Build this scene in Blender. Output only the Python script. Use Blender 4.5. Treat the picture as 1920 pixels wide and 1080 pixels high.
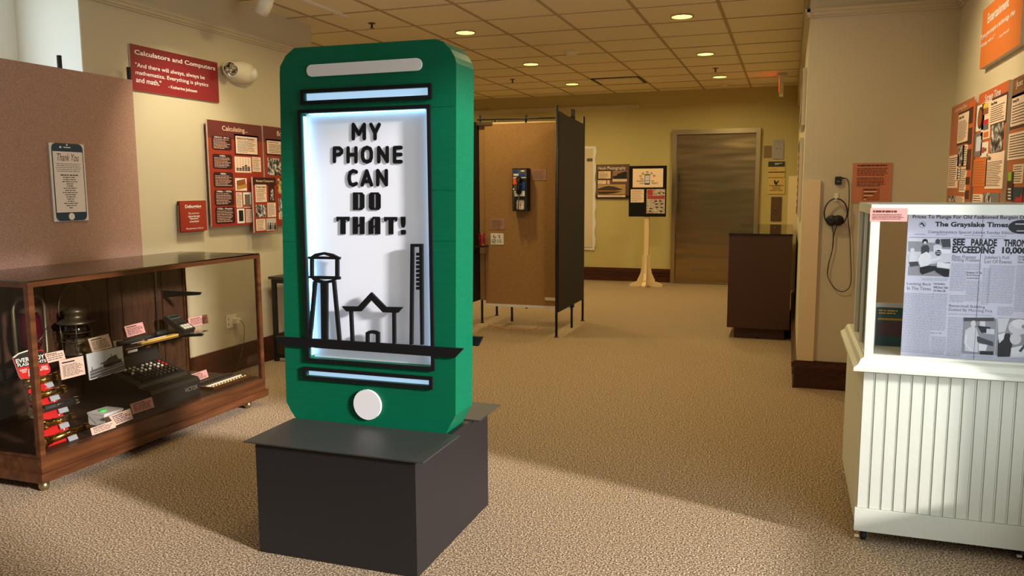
import bpy, bmesh, math, random
from mathutils import Vector, Matrix
from mathutils.geometry import tessellate_polygon

for o in list(bpy.data.objects):
    bpy.data.objects.remove(o, do_unlink=True)
C = bpy.context.scene.collection

# ------------------------------------------------------------------ camera
FPX, YAW, PITCH, ROLL, EYE = 1495.3, math.radians(19.127), math.radians(6.976), math.radians(-0.241), 1.307
CAM = Vector((0, 0, EYE))
FWD = Vector((-math.sin(YAW)*math.cos(PITCH), math.cos(YAW)*math.cos(PITCH), -math.sin(PITCH)))
_r = Vector((math.cos(YAW), math.sin(YAW), 0)); _u = _r.cross(FWD)
RGT = _r*math.cos(ROLL)+_u*math.sin(ROLL); UPV = -_r*math.sin(ROLL)+_u*math.cos(ROLL)
cam_data = bpy.data.cameras.new('camera'); cam = bpy.data.objects.new('camera', cam_data); C.objects.link(cam)
cam_data.sensor_width = 36.0; cam_data.lens = FPX/1920*36; cam_data.clip_start = 0.05
B = -FWD
cam.matrix_world = Matrix(((RGT.x, UPV.x, B.x, 0), (RGT.y, UPV.y, B.y, 0), (RGT.z, UPV.z, B.z, EYE), (0, 0, 0, 1)))
bpy.context.scene.camera = cam

# ------------------------------------------------------------------ view, world, window light
vs = bpy.context.scene.view_settings
vs.view_transform = 'Standard'; vs.look = 'None'; vs.exposure = 0.0; vs.gamma = 1.0; vs.use_curve_mapping = False
W = bpy.data.worlds.new('world'); bpy.context.scene.world = W; W.use_nodes = True
W.node_tree.nodes['Background'].inputs[0].default_value = (0.75, 0.87, 1.0, 1)
W.node_tree.nodes['Background'].inputs[1].default_value = 1.0

def area(name, loc, rot, sx, sy, power, col, shape='RECTANGLE', spread=180):
    l = bpy.data.lights.new(name, 'AREA'); l.shape = shape; l.size = sx; l.size_y = sy
    l.energy = power; l.color = col; l.spread = math.radians(spread)
    o = bpy.data.objects.new(name, l); C.objects.link(o); o.location = loc; o.rotation_euler = rot
    return o
area('window_daylight', (0.96, 1.75, 1.36), (0, math.radians(90), 0), 2.05, 1.55, 34, (0.84, 0.93, 1.0))
area('recess_window_daylight', (-4.27, 2.55, 1.75), (0, math.radians(-90), 0), 1.5, 1.5, 24, (0.74, 0.88, 1.0))
sl = bpy.data.lights.new('sun', 'SUN'); sl.energy = 7.2; sl.angle = math.radians(5); sl.color = (1.0, 0.97, 0.97)
so = bpy.data.objects.new('sun', sl); C.objects.link(so)
so.rotation_euler = Vector((-1.0, 0.30, -0.34)).to_track_quat('-Z', 'Y').to_euler()
WARM = (1.0, 0.79, 0.37)
LAMP_W = 14.5

# ------------------------------------------------------------------ helpers: pixels of the survey -> points on real planes
def ray(px): return FWD + RGT*((px[0]-960)/FPX) - UPV*((px[1]-540)/FPX)
def onX(px, X): v = ray(px); return CAM + v*(X/v.x)
def onY(px, Y): v = ray(px); return CAM + v*(Y/v.y)
def onZ(px, Z): v = ray(px); return CAM + v*((Z-EYE)/v.z)
def crop(ox, oy, s): return lambda x, y: (ox+x*s, oy+y*s)

class Frame:
    def __init__(s, o, ux, uy):
        s.o = Vector(o); s.ux = Vector(ux).normalized(); s.uy = Vector(uy).normalized(); s.n = s.ux.cross(s.uy)
    def pt(s, u, v, d=0): return s.o + s.ux*u + s.uy*v + s.n*d
    def px(s, p):
        v = ray(p); t = (s.o-CAM).dot(s.n)/v.dot(s.n); q = CAM+v*t-s.o
        return (q.dot(s.ux), q.dot(s.uy))
    def off(s, d): return Frame(s.o+s.n*d, s.ux, s.uy)
def faceY(Y): return Frame((0, Y, 0), (1, 0, 0), (0, 0, 1))        # faces -Y
def facePX(X): return Frame((X, 0, 0), (0, 1, 0), (0, 0, 1))       # faces +X
def faceNX(X): return Frame((X, 0, 0), (0, -1, 0), (0, 0, 1))      # faces -X

# ------------------------------------------------------------------ materials
def lin(c):
    def f(v):
        v = v/255
        return v/12.92 if v <= .04045 else ((v+.055)/1.055)**2.4
    return (f(c[0]), f(c[1]), f(c[2]), 1)
MC = {}
def mat(name, col, rough=.6, metal=0, var=.06, scale=30, bump=0, bscale=200, spec=.5, emit=0, ecol=None):
    if name in MC: return MC[name]
    m = bpy.data.materials.new(name); m.use_nodes = True; MC[name] = m
    nt = m.node_tree; b = nt.nodes['Principled BSDF']
    b.inputs['Roughness'].default_value = rough; b.inputs['Metallic'].default_value = metal
    b.inputs['Specular IOR Level'].default_value = spec
    c = lin(col)
    tc = nt.nodes.new('ShaderNodeTexCoord')
    if var:
        n = nt.nodes.new('ShaderNodeTexNoise'); n.inputs['Scale'].default_value = scale; n.inputs['Detail'].default_value = 4
        nt.links.new(tc.outputs['Object'], n.inputs['Vector'])
        r = nt.nodes.new('ShaderNodeMix'); r.data_type = 'RGBA'
        r.inputs['A'].default_value = tuple(v*(1-var) for v in c[:3])+(1,); r.inputs['B'].default_value = tuple(min(1, v*(1+var)) for v in c[:3])+(1,)
        nt.links.new(n.outputs['Fac'], r.inputs['Factor']); nt.links.new(r.outputs['Result'], b.inputs['Base Color'])
    else: b.inputs['Base Color'].default_value = c
    if bump:
        n2 = nt.nodes.new('ShaderNodeTexNoise'); n2.inputs['Scale'].default_value = bscale; n2.inputs['Detail'].default_value = 3
        nt.links.new(tc.outputs['Object'], n2.inputs['Vector'])
        bp = nt.nodes.new('ShaderNodeBump'); bp.inputs['Strength'].default_value = bump; bp.inputs['Distance'].default_value = .004
        nt.links.new(n2.outputs['Fac'], bp.inputs['Height']); nt.links.new(bp.outputs['Normal'], b.inputs['Normal'])
    if emit:
        b.inputs['Emission Color'].default_value = lin(ecol or col); b.inputs['Emission Strength'].default_value = emit
    return m
def ramp_mat(name, stops, scale, rough=.6, metal=0, stretch=(1, 1, 1), detail=6, bump=0, kind='noise', dist=.004, distortion=0):
    if name in MC: return MC[name]
    m = bpy.data.materials.new(name); m.use_nodes = True; MC[name] = m
    nt = m.node_tree; b = nt.nodes['Principled BSDF']; b.inputs['Roughness'].default_value = rough; b.inputs['Metallic'].default_value = metal
    tc = nt.nodes.new('ShaderNodeTexCoord'); mp = nt.nodes.new('ShaderNodeMapping'); mp.inputs['Scale'].default_value = stretch
    nt.links.new(tc.outputs['Object'], mp.inputs['Vector'])
    if kind == 'noise':
        n = nt.nodes.new('ShaderNodeTexNoise'); n.inputs['Detail'].default_value = detail; n.inputs['Distortion'].default_value = distortion
        out = n.outputs['Fac']
    else:
        n = nt.nodes.new('ShaderNodeTexVoronoi'); out = n.outputs['Distance']
    n.inputs['Scale'].default_value = scale
    nt.links.new(mp.outputs['Vector'], n.inputs['Vector'])
    r = nt.nodes.new('ShaderNodeValToRGB'); el = r.color_ramp.elements
    while len(el) < len(stops): el.new(.5)
    for e, (p, c) in zip(el, stops): e.position = p; e.color = lin(c)
    nt.links.new(out, r.inputs['Fac']); nt.links.new(r.outputs['Color'], b.inputs['Base Color'])
    if bump:
        bp = nt.nodes.new('ShaderNodeBump'); bp.inputs['Strength'].default_value = bump; bp.inputs['Distance'].default_value = dist
        nt.links.new(out, bp.inputs['Height']); nt.links.new(bp.outputs['Normal'], b.inputs['Normal'])
    return m
def glass_mat(name, tint=(1, 1, 1), refl=.014, rough=.01, ior=1.12):
    if name in MC: return MC[name]
    m = bpy.data.materials.new(name); m.use_nodes = True; MC[name] = m
    nt = m.node_tree; nt.nodes.remove(nt.nodes['Principled BSDF']); out = nt.nodes['Material Output']
    t = nt.nodes.new('ShaderNodeBsdfTransparent'); t.inputs['Color'].default_value = tint+(1,)
    g = nt.nodes.new('ShaderNodeBsdfGlossy'); g.inputs['Roughness'].default_value = rough
    lw = nt.nodes.new('ShaderNodeFresnel'); lw.inputs['IOR'].default_value = ior
    ma = nt.nodes.new('ShaderNodeMath'); ma.operation = 'ADD'; ma.inputs[1].default_value = refl; ma.use_clamp = True
    nt.links.new(lw.outputs[0], ma.inputs[0])
    mx = nt.nodes.new('ShaderNodeMixShader'); nt.links.new(ma.outputs[0], mx.inputs[0])
    nt.links.new(t.outputs[0], mx.inputs[1]); nt.links.new(g.outputs[0], mx.inputs[2]); nt.links.new(mx.outputs[0], out.inputs['Surface'])
    return m

M_WALL = mat('wall_paint', (204, 192, 162), .7, var=.025, scale=3, bump=.05, bscale=350)
M_FAR = mat('olive_wall_paint', (194, 178, 120), .7, var=.02, scale=3)
M_WHITEWALL = mat('pale_wall_paint', (226, 226, 214), .7, var=.02, scale=3)
M_CEIL = mat('ceiling_tile', (242, 228, 194), .9, var=.07, scale=160, bump=.25, bscale=260)
M_GRID = mat('ceiling_grid_metal', (180, 156, 122), .6, var=.02)
M_TRIM = mat('painted_trim', (204, 190, 156), .5, var=.02)
M_BASE = ramp_mat('mahogany', [(.3, (48, 20, 12)), (.7, (84, 38, 24))], 18, .35, stretch=(1, 1, 8))
M_CARPET = ramp_mat('carpet', [(.36, (70, 54, 38)), (.47, (132, 107, 79)), (.54, (164, 138, 107)), (.64, (222, 198, 168))], 150, .95, detail=3, bump=.7, dist=.006)
M_WOOD = ramp_mat('case_wood', [(.3, (60, 32, 16)), (.55, (80, 44, 22)), (.75, (94, 55, 30))], 5, .3, stretch=(7, .6, 7), detail=3)
M_DARKWOOD = ramp_mat('case_back_wood', [(.3, (50, 30, 18)), (.7, (78, 48, 30))], 8, .5, stretch=(6, 6, 1), detail=6)
M_BLACK = mat('black_paint', (22, 20, 20), .55, var=.05)
M_PLINTH = mat('black_foam_board', (27, 24, 25), .5, var=.05, scale=8)
M_LID = mat('charcoal_board', (54, 52, 50), .45, var=.06, scale=5)
M_GREEN = ramp_mat('green_paint', [(.3, (0, 92, 62)), (.7, (1, 99, 67))], 14, .5, stretch=(1, 1, 10), bump=.06)
MC['green_paint'].node_tree.nodes['Principled BSDF'].inputs['Specular IOR Level'].default_value = .2
M_INK = mat('black_cutout', (16, 15, 15), .7, var=.04, spec=.2)
M_PRINTBLACK = mat('print_black', (28, 24, 24), .7, var=0)
M_PRINTGREY = mat('print_grey', (104, 100, 108), .7, var=0)
M_WHITE = mat('white_board', (232, 226, 224), .5, var=.02)
M_PAPER = mat('paper', (238, 228, 214), .7, var=.03)
M_NEWS = mat('newsprint', (208, 208, 226), .75, var=.04, scale=6)
M_CARD = mat('pink_card', (240, 204, 190), .7, var=.02)
M_CARD2 = mat('salmon_card', (238, 172, 166), .7, var=.02)
M_CREAMCARD = mat('cream_card', (244, 214, 190), .7, var=.02)
M_MAROON = mat('maroon_board', (136, 26, 36), .45, var=.03)
M_RED = ramp_mat('rust_panel', [(.3, (164, 58, 34)), (.7, (150, 42, 34))], 2, .45)
M_REDDARK = mat('dark_maroon_band', (104, 40, 40), .5, var=.15, scale=20)
M_PLUM = mat('plum_box', (58, 14, 20), .5, var=.03)
M_ORANGE = mat('orange_board', (214, 116, 44), .45, var=.04, scale=4)
M_ORANGE2 = mat('burnt_orange_panel', (204, 96, 44), .5, var=.08, scale=6)
M_ORANGE3 = mat('brown_orange_panel', (176, 102, 62), .5, var=.1, scale=6)
M_SIGNPEACH = mat('terracotta_sign', (204, 128, 92), .6, var=.03)
M_SIGNPEACH2 = mat('terracotta_sign_dark', (178, 100, 62), .6, var=.03)
M_NAVY = mat('navy_print', (26, 60, 86), .5, var=.03)
M_WHITEPRINT = mat('white_print', (244, 240, 236), .6, var=0)
M_EDGE = mat('foam_edge', (214, 200, 186), .7, var=.02)
M_FABRIC = ramp_mat('brown_fabric', [(.35, (154, 117, 101)), (.5, (174, 136, 119)), (.65, (194, 156, 140))], 160, .95, stretch=(1, 1, 2.2), detail=3, bump=.3)
M_TANFAB = ramp_mat('tan_fabric', [(.3, (152, 112, 66)), (.7, (172, 128, 78))], 90, .95, detail=5, bump=.2)
M_DARKFAB = mat('dark_brown_fabric', (34, 22, 14), .95, var=.12, scale=60)
M_CREAMPAINT = mat('cream_gloss_paint', (222, 222, 206), .4, var=.03, scale=14, bump=.12, bscale=60)
M_STEEL = mat('chrome', (214, 210, 200), .15, metal=1, var=.02)
M_FACET = ramp_mat('faceted_reflector', [(.2, (60, 60, 62)), (.5, (230, 230, 230))], 38, .12, metal=1, kind='voronoi', bump=1.0, dist=.02)  # bright and dark facet reflections painted into the metal colour, besides the bump
M_GUN = mat('grey_metal', (150, 146, 138), .35, metal=1, var=.05)
M_BRASS = mat('brass', (206, 160, 78), .22, metal=1, var=.06, scale=40)
M_RAWBRASS = mat('aged_brass', (186, 172, 130), .25, metal=1, var=.1, scale=40)
M_TIN = mat('old_tin', (118, 106, 86), .4, metal=.8, var=.2, scale=40)
M_RUBBER = mat('black_rubber', (26, 26, 28), .6, var=.05)
M_PLASTIC = mat('white_plastic', (236, 228, 208), .4, var=.01)
M_CABBROWN = mat('dark_brown_laminate', (66, 37, 25), .45, var=.04, scale=10)
M_CREAMBOARD = mat('cream_board', (228, 204, 160), .55, var=.02)
M_REDGLASS = mat('ruby_glass', (64, 14, 26), .1, var=.05)
M_REDBOARD = mat('red_display_board', (206, 32, 36), .4, var=.04)
M_GREENBTN = mat('green_button', (60, 230, 90), .3, var=0, emit=.25)
M_GLASS = glass_mat('pane_glass', (.86, .85, .82))
M_TOPGLASS = glass_mat('top_glass', (.96, .97, .95), .1, ior=2.0)
M_SMOKE = glass_mat('smoked_glass', (.45, .43, .38), .03, ior=1.35)
M_SHELFGLASS = glass_mat('shelf_glass', (.86, .93, .9), .02, ior=1.25)
M_LAMP = mat('lamp_lens', (255, 236, 160), .5, var=0, emit=2.3, ecol=(255, 242, 124))
M_SCREEN = mat('backlit_panel', (226, 226, 232), .5, var=0, emit=.2, ecol=(222, 228, 246))
M_BARLIT = mat('backlit_bar', (200, 225, 250), .5, var=0, emit=.75, ecol=(176, 216, 250))
M_LED = mat('led_strip', (120, 200, 255), .5, var=0, emit=7, ecol=(140, 210, 255))
def bw(name, seed, scale=60, warm=0):
    w = warm
    return ramp_mat(name, [(.38, (20, 18, 18)), (.48, (90, 86-w//4, 84-w//2)), (.56, (190, 186-w//4, 182-w)), (.66, (232, 228-w//4, 224-w))], scale, .5, detail=8)
M_PHOTO = bw('photo_print', 1, 26); M_PHOTO2 = bw('small_photo_print', 2, 34)
M_SEPIA = bw('sepia_print', 3, 18, 80)
M_ODDS = ramp_mat('colour_clippings', [(.3, (60, 50, 60)), (.42, (190, 190, 180)), (.5, (210, 206, 190)), (.62, (150, 40, 50)), (.75, (200, 190, 120))], 45, .35, detail=3)
M_KHAKI = mat('photo_mid_tone', (120, 116, 116), .6, var=.25, scale=90)
M_GOLDPRINT = mat('photo_wood_tone', (150, 84, 40), .6, var=.2, scale=60)

# ------------------------------------------------------------------ mesh builder
class MB:
    def __init__(s): s.bm = bmesh.new(); s.mats = []; s.step = 0
    def mi(s, m):
        if m not in s.mats: s.mats.append(m)
        return s.mats.index(m)
    def face(s, vs, m, smooth=False):
        try: f = s.bm.faces.new(vs)
        except ValueError: return None
        f.material_index = s.mi(m); f.smooth = smooth; return f
    def box(s, x0, x1, y0, y1, z0, z1, m):
        x0, x1 = sorted((x0, x1)); y0, y1 = sorted((y0, y1)); z0, z1 = sorted((z0, z1))
        v = [s.bm.verts.new(p) for p in ((x0, y0, z0), (x1, y0, z0), (x1, y1, z0), (x0, y1, z0), (x0, y0, z1), (x1, y0, z1), (x1, y1, z1), (x0, y1, z1))]
        for q in ((3, 2, 1, 0), (4, 5, 6, 7), (0, 1, 5, 4), (1, 2, 6, 5), (2, 3, 7, 6), (3, 0, 4, 7)): s.face([v[i] for i in q], m)
        return s
    def plate(s, fr, loops, d0, d1, m, side=None):
        """loops (outer first, then holes) of (u,v) on a frame, from depth d0 to d1 (front)"""
        side = side or m
        if abs(d1-d0) > 1e-7: d1 += s.step*4e-5; s.step += 1      # overlapping cut-outs lie one on the other
        l3 = [[Vector((p[0], p[1], 0)) for p in l] for l in loops]
        tris = tessellate_polygon(l3); flat = [p for l in loops for p in l]
        fv = [s.bm.verts.new(fr.pt(p[0], p[1], d1)) for p in flat]
        one = abs(d1-d0) < 1e-7
        bv = None if one else [s.bm.verts.new(fr.pt(p[0], p[1], d0)) for p in flat]
        for t in tris:
            a, b, c = t
            pa, pb, pc = flat[a], flat[b], flat[c]
            if (pb[0]-pa[0])*(pc[1]-pa[1])-(pb[1]-pa[1])*(pc[0]-pa[0]) < 0: b, c = c, b
            s.face([fv[a], fv[b], fv[c]], m)
            if not one: s.face([bv[c], bv[b], bv[a]], m)
        if not one:
            k = 0
            for l in loops:
                n = len(l); ar = sum(l[i][0]*l[(i+1) % n][1]-l[(i+1) % n][0]*l[i][1] for i in range(n))
                hole = l is not loops[0]
                for i in range(n):
                    a, b = k+i, k+(i+1) % n
                    q = [fv[b], fv[a], bv[a], bv[b]]
                    if (ar > 0) == hole: q.reverse()
                    s.face(q, side)
                k += n
        return s
    def rect(s, fr, u0, v0, u1, v1, d0, d1, m, side=None):
        u0, u1 = sorted((u0, u1)); v0, v1 = sorted((v0, v1))
        return s.plate(fr, [[(u0, v0), (u1, v0), (u1, v1), (u0, v1)]], d0, d1, m, side)
    def rpx(s, fr, a, b, d0, d1, m, side=None):
        p, q = fr.px(a), fr.px(b); return s.rect(fr, p[0], p[1], q[0], q[1], d0, d1, m, side)
    def ppx(s, fr, pts, d0, d1, m, side=None): return s.plate(fr, [[fr.px(p) for p in pts]], d0, d1, m, side)
    def tube(s, pts, r, m, n=8, closed=False):
        pts = [Vector(p) for p in pts]; rs = r if isinstance(r, (list, tuple)) else [r]*len(pts)
        rings = []; N = len(pts); prev = None
        for i, p in enumerate(pts):
            a = pts[i-1] if (i or closed) else p; b = pts[(i+1) % N] if (i < N-1 or closed) else p
            t = (b-a).normalized()
            if prev is None: ref = Vector((0, 0, 1)) if abs(t.z) < .9 else Vector((1, 0, 0)); x = t.cross(ref).normalized()
            else: x = (prev-t*prev.dot(t)).normalized()
            y = t.cross(x); prev = x
            rings.append([s.bm.verts.new(p+(x*math.cos(k*2*math.pi/n)+y*math.sin(k*2*math.pi/n))*rs[i]) for k in range(n)])
        for i in range(N if closed else N-1):
            A, Bq = rings[i], rings[(i+1) % N]
            for k in range(n): s.face([A[k], A[(k+1) % n], Bq[(k+1) % n], Bq[k]], m, True)
        if not closed: s.face(rings[0][::-1], m); s.face(rings[-1], m)
        return s
    def lathe(s, prof, o, axis, m, n=24, cap=True):
        """prof: list of (radius, distance along axis)"""
        o = Vector(o); t = Vector(axis).normalized(); ref = Vector((0, 0, 1)) if abs(t.z) < .9 else Vector((1, 0, 0))
        x = t.cross(ref).normalized(); y = t.cross(x); rings = []
        for r, h in prof:
            rings.append([s.bm.verts.new(o+t*h+(x*math.cos(k*2*math.pi/n)+y*math.sin(k*2*math.pi/n))*max(r, 1e-5)) for k in range(n)])
        for A, Bq in zip(rings, rings[1:]):
            for k in range(n): s.face([A[k], A[(k+1) % n], Bq[(k+1) % n], Bq[k]], m, True)
        if cap: s.face(rings[0][::-1], m); s.face(rings[-1], m)
        return s
    def stroke(s, fr, pts, w, d0, d1, m, n=6):
        """polyline with round ends"""
        for a, b in zip(pts, pts[1:]):
            dx, dy = b[0]-a[0], b[1]-a[1]; L = math.hypot(dx, dy)
            if L < 1e-9: continue
            an = math.atan2(dy, dx); lp = []
            for c, st in ((b, an-math.pi/2), (a, an+math.pi/2)):
                for k in range(n+1): lp.append((c[0]+math.cos(st+k*math.pi/n)*w/2, c[1]+math.sin(st+k*math.pi/n)*w/2))
            s.plate(fr, [lp], d0, d1, m)
        return s
    def text(s, fr, body, u0, v0, u1, v1, d, m, bold=0, shear=0, keep=False, align='C'):
        cu = bpy.data.curves.new('t', 'FONT'); cu.body = body; cu.size = 1; cu.offset = bold; cu.shear = shear; cu.resolution_u = 3
        cu.fill_mode = 'FRONT'
        o = bpy.data.objects.new('t', cu); C.objects.link(o)
        dg = bpy.context.evaluated_depsgraph_get(); me = bpy.data.meshes.new_from_object(o.evaluated_get(dg))
        bpy.data.objects.remove(o); bpy.data.curves.remove(cu)
        if not me.vertices: return s
        xs = [v.co.x for v in me.vertices]; ys = [v.co.y for v in me.vertices]
        ax, bx, ay, by = min(xs), max(xs), min(ys), max(ys)
        sx, sy = (u1-u0)/(bx-ax), (v1-v0)/max(by-ay, 1e-6)
        ou = u0
        if keep:
            if sx > sy: ou = u0 + {'C': .5, 'L': 0, 'R': 1}[align]*((u1-u0)-(bx-ax)*sy); sx = sy
        vv = [s.bm.verts.new(fr.pt(ou+(v.co.x-ax)*sx, v0+(v.co.y-ay)*sy, d)) for v in me.vertices]
        for p in me.polygons:
            q = [vv[i] for i in p.vertices]
            if p.normal.z < 0: q.reverse()
            s.face(q, m)
        bpy.data.meshes.remove(me); return s
    def tpx(s, fr, body, a, b, d, m, **k):
        p, q = fr.px(a), fr.px(b); return s.text(fr, body, min(p[0], q[0]), min(p[1], q[1]), max(p[0], q[0]), max(p[1], q[1]), d, m, **k)
    def para(s, fr, u0, v0, u1, v1, lines, d, m, seed=1, align='L', fill=.5, rag=.25):
        """unreadable small print: rows of word-sized marks"""
        rnd = random.Random(seed); u0, u1 = sorted((u0, u1)); v0, v1 = sorted((v0, v1)); lh = (v1-v0)/lines; w = u1-u0
        for i in range(lines):
            L = w*(1-rnd.random()*rag*(2 if i == lines-1 else 1)); st = u0 + (0 if align == 'L' else (w-L)/2); x = st
            y1 = v1-i*lh-lh*(1-fill)/2; y0 = y1-lh*fill
            while x < st+L-lh*.4:
                ww = min(lh*(.6+rnd.random()*2.2), st+L-x)
                s.rect(fr, x, y0, x+ww, y1, d, d, m); x += ww+lh*.32
        return s
    def parapx(s, fr, a, b, lines, d, m, **k):
        p, q = fr.px(a), fr.px(b); return s.para(fr, p[0], p[1], q[0], q[1], lines, d, m, **k)
    def build(s, name, parent=None, loc=None, smooth_angle=None):
        bmesh.ops.remove_doubles(s.bm, verts=list({v for v in s.bm.verts}), dist=1e-7) if False else None
        me = bpy.data.meshes.new(name)
        if parent is not None: base = Vector(parent.matrix_basis.translation) if parent.parent is None else Vector(parent['_w'])
        elif loc is not None: base = Vector(loc)
        else: base = Vector((0, 0, 0))
        for v in s.bm.verts: v.co -= base
        s.bm.to_mesh(me); s.bm.free()
        for m in s.mats: me.materials.append(m)
        o = bpy.data.objects.new(name, me); C.objects.link(o)
        if parent is not None: o.parent = parent; o['_w'] = tuple(base)
        else: o.location = base
        return o

def thing(name, label, cat, loc, group=None):
    o = bpy.data.objects.new(name, None); o.empty_display_size = .05; C.objects.link(o); o.location = loc
    o['label'] = label; o['category'] = cat
    if group: o['group'] = group
    return o
def tag(o, label, cat, group=None):
    o['label'] = label; o['category'] = cat
    if group: o['group'] = group
    return o
def struct(o): o['kind'] = 'structure'; return o
def dup(root, delta, label):
    r = root.copy(); C.objects.link(r); r.location = root.location+Vector(delta); r['label'] = label
    for ch in list(root.children):
        c = ch.copy(); C.objects.link(c); c.parent = r
        for g in ch.children:
            d = g.copy(); C.objects.link(d); d.parent = c
    return r
def arc(cx, cy, r, a0, a1, n=12, ry=None):
    ry = ry or r
    return [(cx+math.cos(math.radians(a0+(a1-a0)*i/n))*r, cy+math.sin(math.radians(a0+(a1-a0)*i/n))*ry) for i in range(n+1)]
def rrect(u0, v0, u1, v1, r, n=4):
    u0, u1 = sorted((u0, u1)); v0, v1 = sorted((v0, v1)); p = []
    for cx, cy, a in ((u1-r, v0+r, -90), (u1-r, v1-r, 0), (u0+r, v1-r, 90), (u0+r, v0+r, 180)): p += arc(cx, cy, r, a, a+90, n)
    return p

# ================================================================== SETTING
H = 2.664; YF = 11.37; XL = -3.80; XR = .925; YA = 5.526; XP = .08
struct(MB().box(-8, 1.2, -1.8, 11.6, -.1, 0, M_CARPET).build('floor'))
struct(MB().box(-8, 1.2, -1.8, 11.6, H, H+.1, M_CEIL).build('ceiling'))
g = MB()
x0 = -.543
k = -3
while x0-.61*k > -8:
    X = x0-.61*k
    if X < XR: g.box(X-.012, X+.012, -1.6, YF, H-.005, H, M_GRID)
    k += 1
y = 6.789
ys = [6.789+.61*i for i in range(-13, 8)]
for i, Y in enumerate(ys):
    w = .011 if i % 2 else .006
    g.box(-8, XR, Y-w, Y+w, H-.004, H, M_GRID)
struct(g.build('trim_1'))
struct(MB().box(-4.28, XL, 3.58, 5.90, 0, H, M_WALL).build('wall_left'))
struct(MB().box(-4.28, XL, 3.572, 3.5799, 0, H, M_WHITEWALL).build('trim_6'))
struct(MB().box(-4.42, -4.28, -1.6, 3.9, 0, H, M_WHITEWALL).build('wall_recess'))
struct(MB().box(-8, XP, YF, YF+.15, 0, H, M_FAR).build('wall_far'))
struct(MB().box(-8.1, -8, 3.6, YF+.15, 0, H, M_FAR).build('wall_side'))
struct(MB().box(-8, -4.28, 3.6, 3.75, 0, H, M_FAR).build('wall_inner'))
struct(MB().box(XP, 1.2, YA, YF+.15, 0, H, M_WALL).build('wall_passage'))
w = MB()
w.box(XR, 1.07, 3.0, YA, 0, H, M_WALL).box(XR, 1.07, -1.6, .95, 0, H, M_WALL).box(XR, 1.07, .95, 3.0, 0, .3, M_WALL).box(XR, 1.07, .95, 3.0, 2.42, H, M_WALL)
struct(w.build('wall_right'))
w = MB().box(-4.42, 1.07, -1.75, -1.6, 0, H, M_WALL)
struct(w.build('wall_rear'))

def baseboard(name, boxes):
    b = MB()
    for (ax, ay, bx, by, nx, ny, h) in boxes:   # run from a to b, n = outward normal
        for d, z0, z1 in ((.022, 0, .012), (.016, .012, .095), (.028, .095, .105), (.02, .105, .14), (.032, .14, h-.01), (.018, h-.01, h)):
            xs = sorted((ax, bx)); ysq = sorted((ay, by))
            b.box(min(xs[0], ax+nx*d), max(xs[1], ax+nx*d), min(ysq[0], ay+ny*d), max(ysq[1], ay+ny*d), z0, z1, M_BASE)
    return struct(b.build(name))
baseboard('baseboard_left', [(XL, 3.58, XL, 5.9, 1, 0, .19)])
baseboard('baseboard_far', [(-8, YF, -1.56, YF, 0, -1, .19), (-.39, YF, XP, YF, 0, -1, .19)])
baseboard('baseboard_passage', [(XP, YA, XR, YA, 0, -1, .185), (XP, YA-.03, XP, YF, -1, 0, .185)])
baseboard('baseboard_right', [(XR, 3.0, XR, YA, -1, 0, .185)])

def rail(boxes, z, name):
    b = MB()
    for (ax, ay, bx, by, nx, ny) in boxes:
        for d, z0, z1 in ((.03, z+.02, z+.04), (.022, z, z+.02), (.012, z-.012, z)):
            b.box(min(ax, bx, ax+nx*d), max(ax, bx, ax+nx*d), min(ay, by, ay+ny*d), max(ay, by, ay+ny*d), z0, z1, M_TRIM)
    return struct(b.build(name))
rail([(XL, 3.58, XL, 5.9, 1, 0)], 2.405, 'trim_2')
rail([(XP-.02, YA, XR, YA, 0, -1), (XP, YA-.03, XP, YF, -1, 0), (XR, 3.0, XR, YA, -1, 0)], 2.388, 'trim_3')
rail([(-8, YF, -2.044, YF, 0, -1)], 2.455, 'trim_4')
struct(MB().box(XP-.035, XP, YA, YF, H-.08, H, M_TRIM).box(XP-.02, XP, YA, YF, H-.13, H-.08, M_TRIM).build('trim_5'))

# corner guards
f = faceY(YA-.012)
a, b_ = f.px((1516, 338)), f.px((1494, 679))
o = MB().rect(f, .083, .185, .183, 1.365, -.012, .006, M_CREAMBOARD).build('corner_guard', None, (.13, YA-.01, .185))
tag(o, 'tall cream board fixed to the wall corner below the wall-mounted headphones', 'corner guard')
o = MB().box(-.02, XP, 9.3, 9.33, .19, 1.45, M_CREAMBOARD).build('corner_guard', None, (.03, 9.31, .19))
tag(o, 'cream upright board in the passage behind the dark brown display counter', 'corner guard')
# panels on the passage wall, seen edge on
for i, (y0, y1, z0, z1, lab) in enumerate(((6.0, 6.75, 1.75, 2.14, 'upper wall panel seen edge-on along the passage wall'),
                                          (6.25, 7.0, 1.1, 1.68, 'lower wall panel seen edge-on along the passage wall'))):
    t = thing('exhibit_panel', lab, 'wall panel', (XP, (y0+y1)/2, z0), 'edge-on passage panels')
    fr = faceNX(XP-.026)
    MB().rect(fr, -y1, z0, -y0, z1, -.024, 0, M_EDGE).build('board', t)
    q = MB().rect(fr, -y1+.02, z0+.02, -y0-.02, z1-.02, 0, .002, M_PLUM); q.para(fr, -y1+.08, z0+.06, -y0-.08, z1-.08, 8, .003, M_CARD); q.build('print', t)

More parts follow.
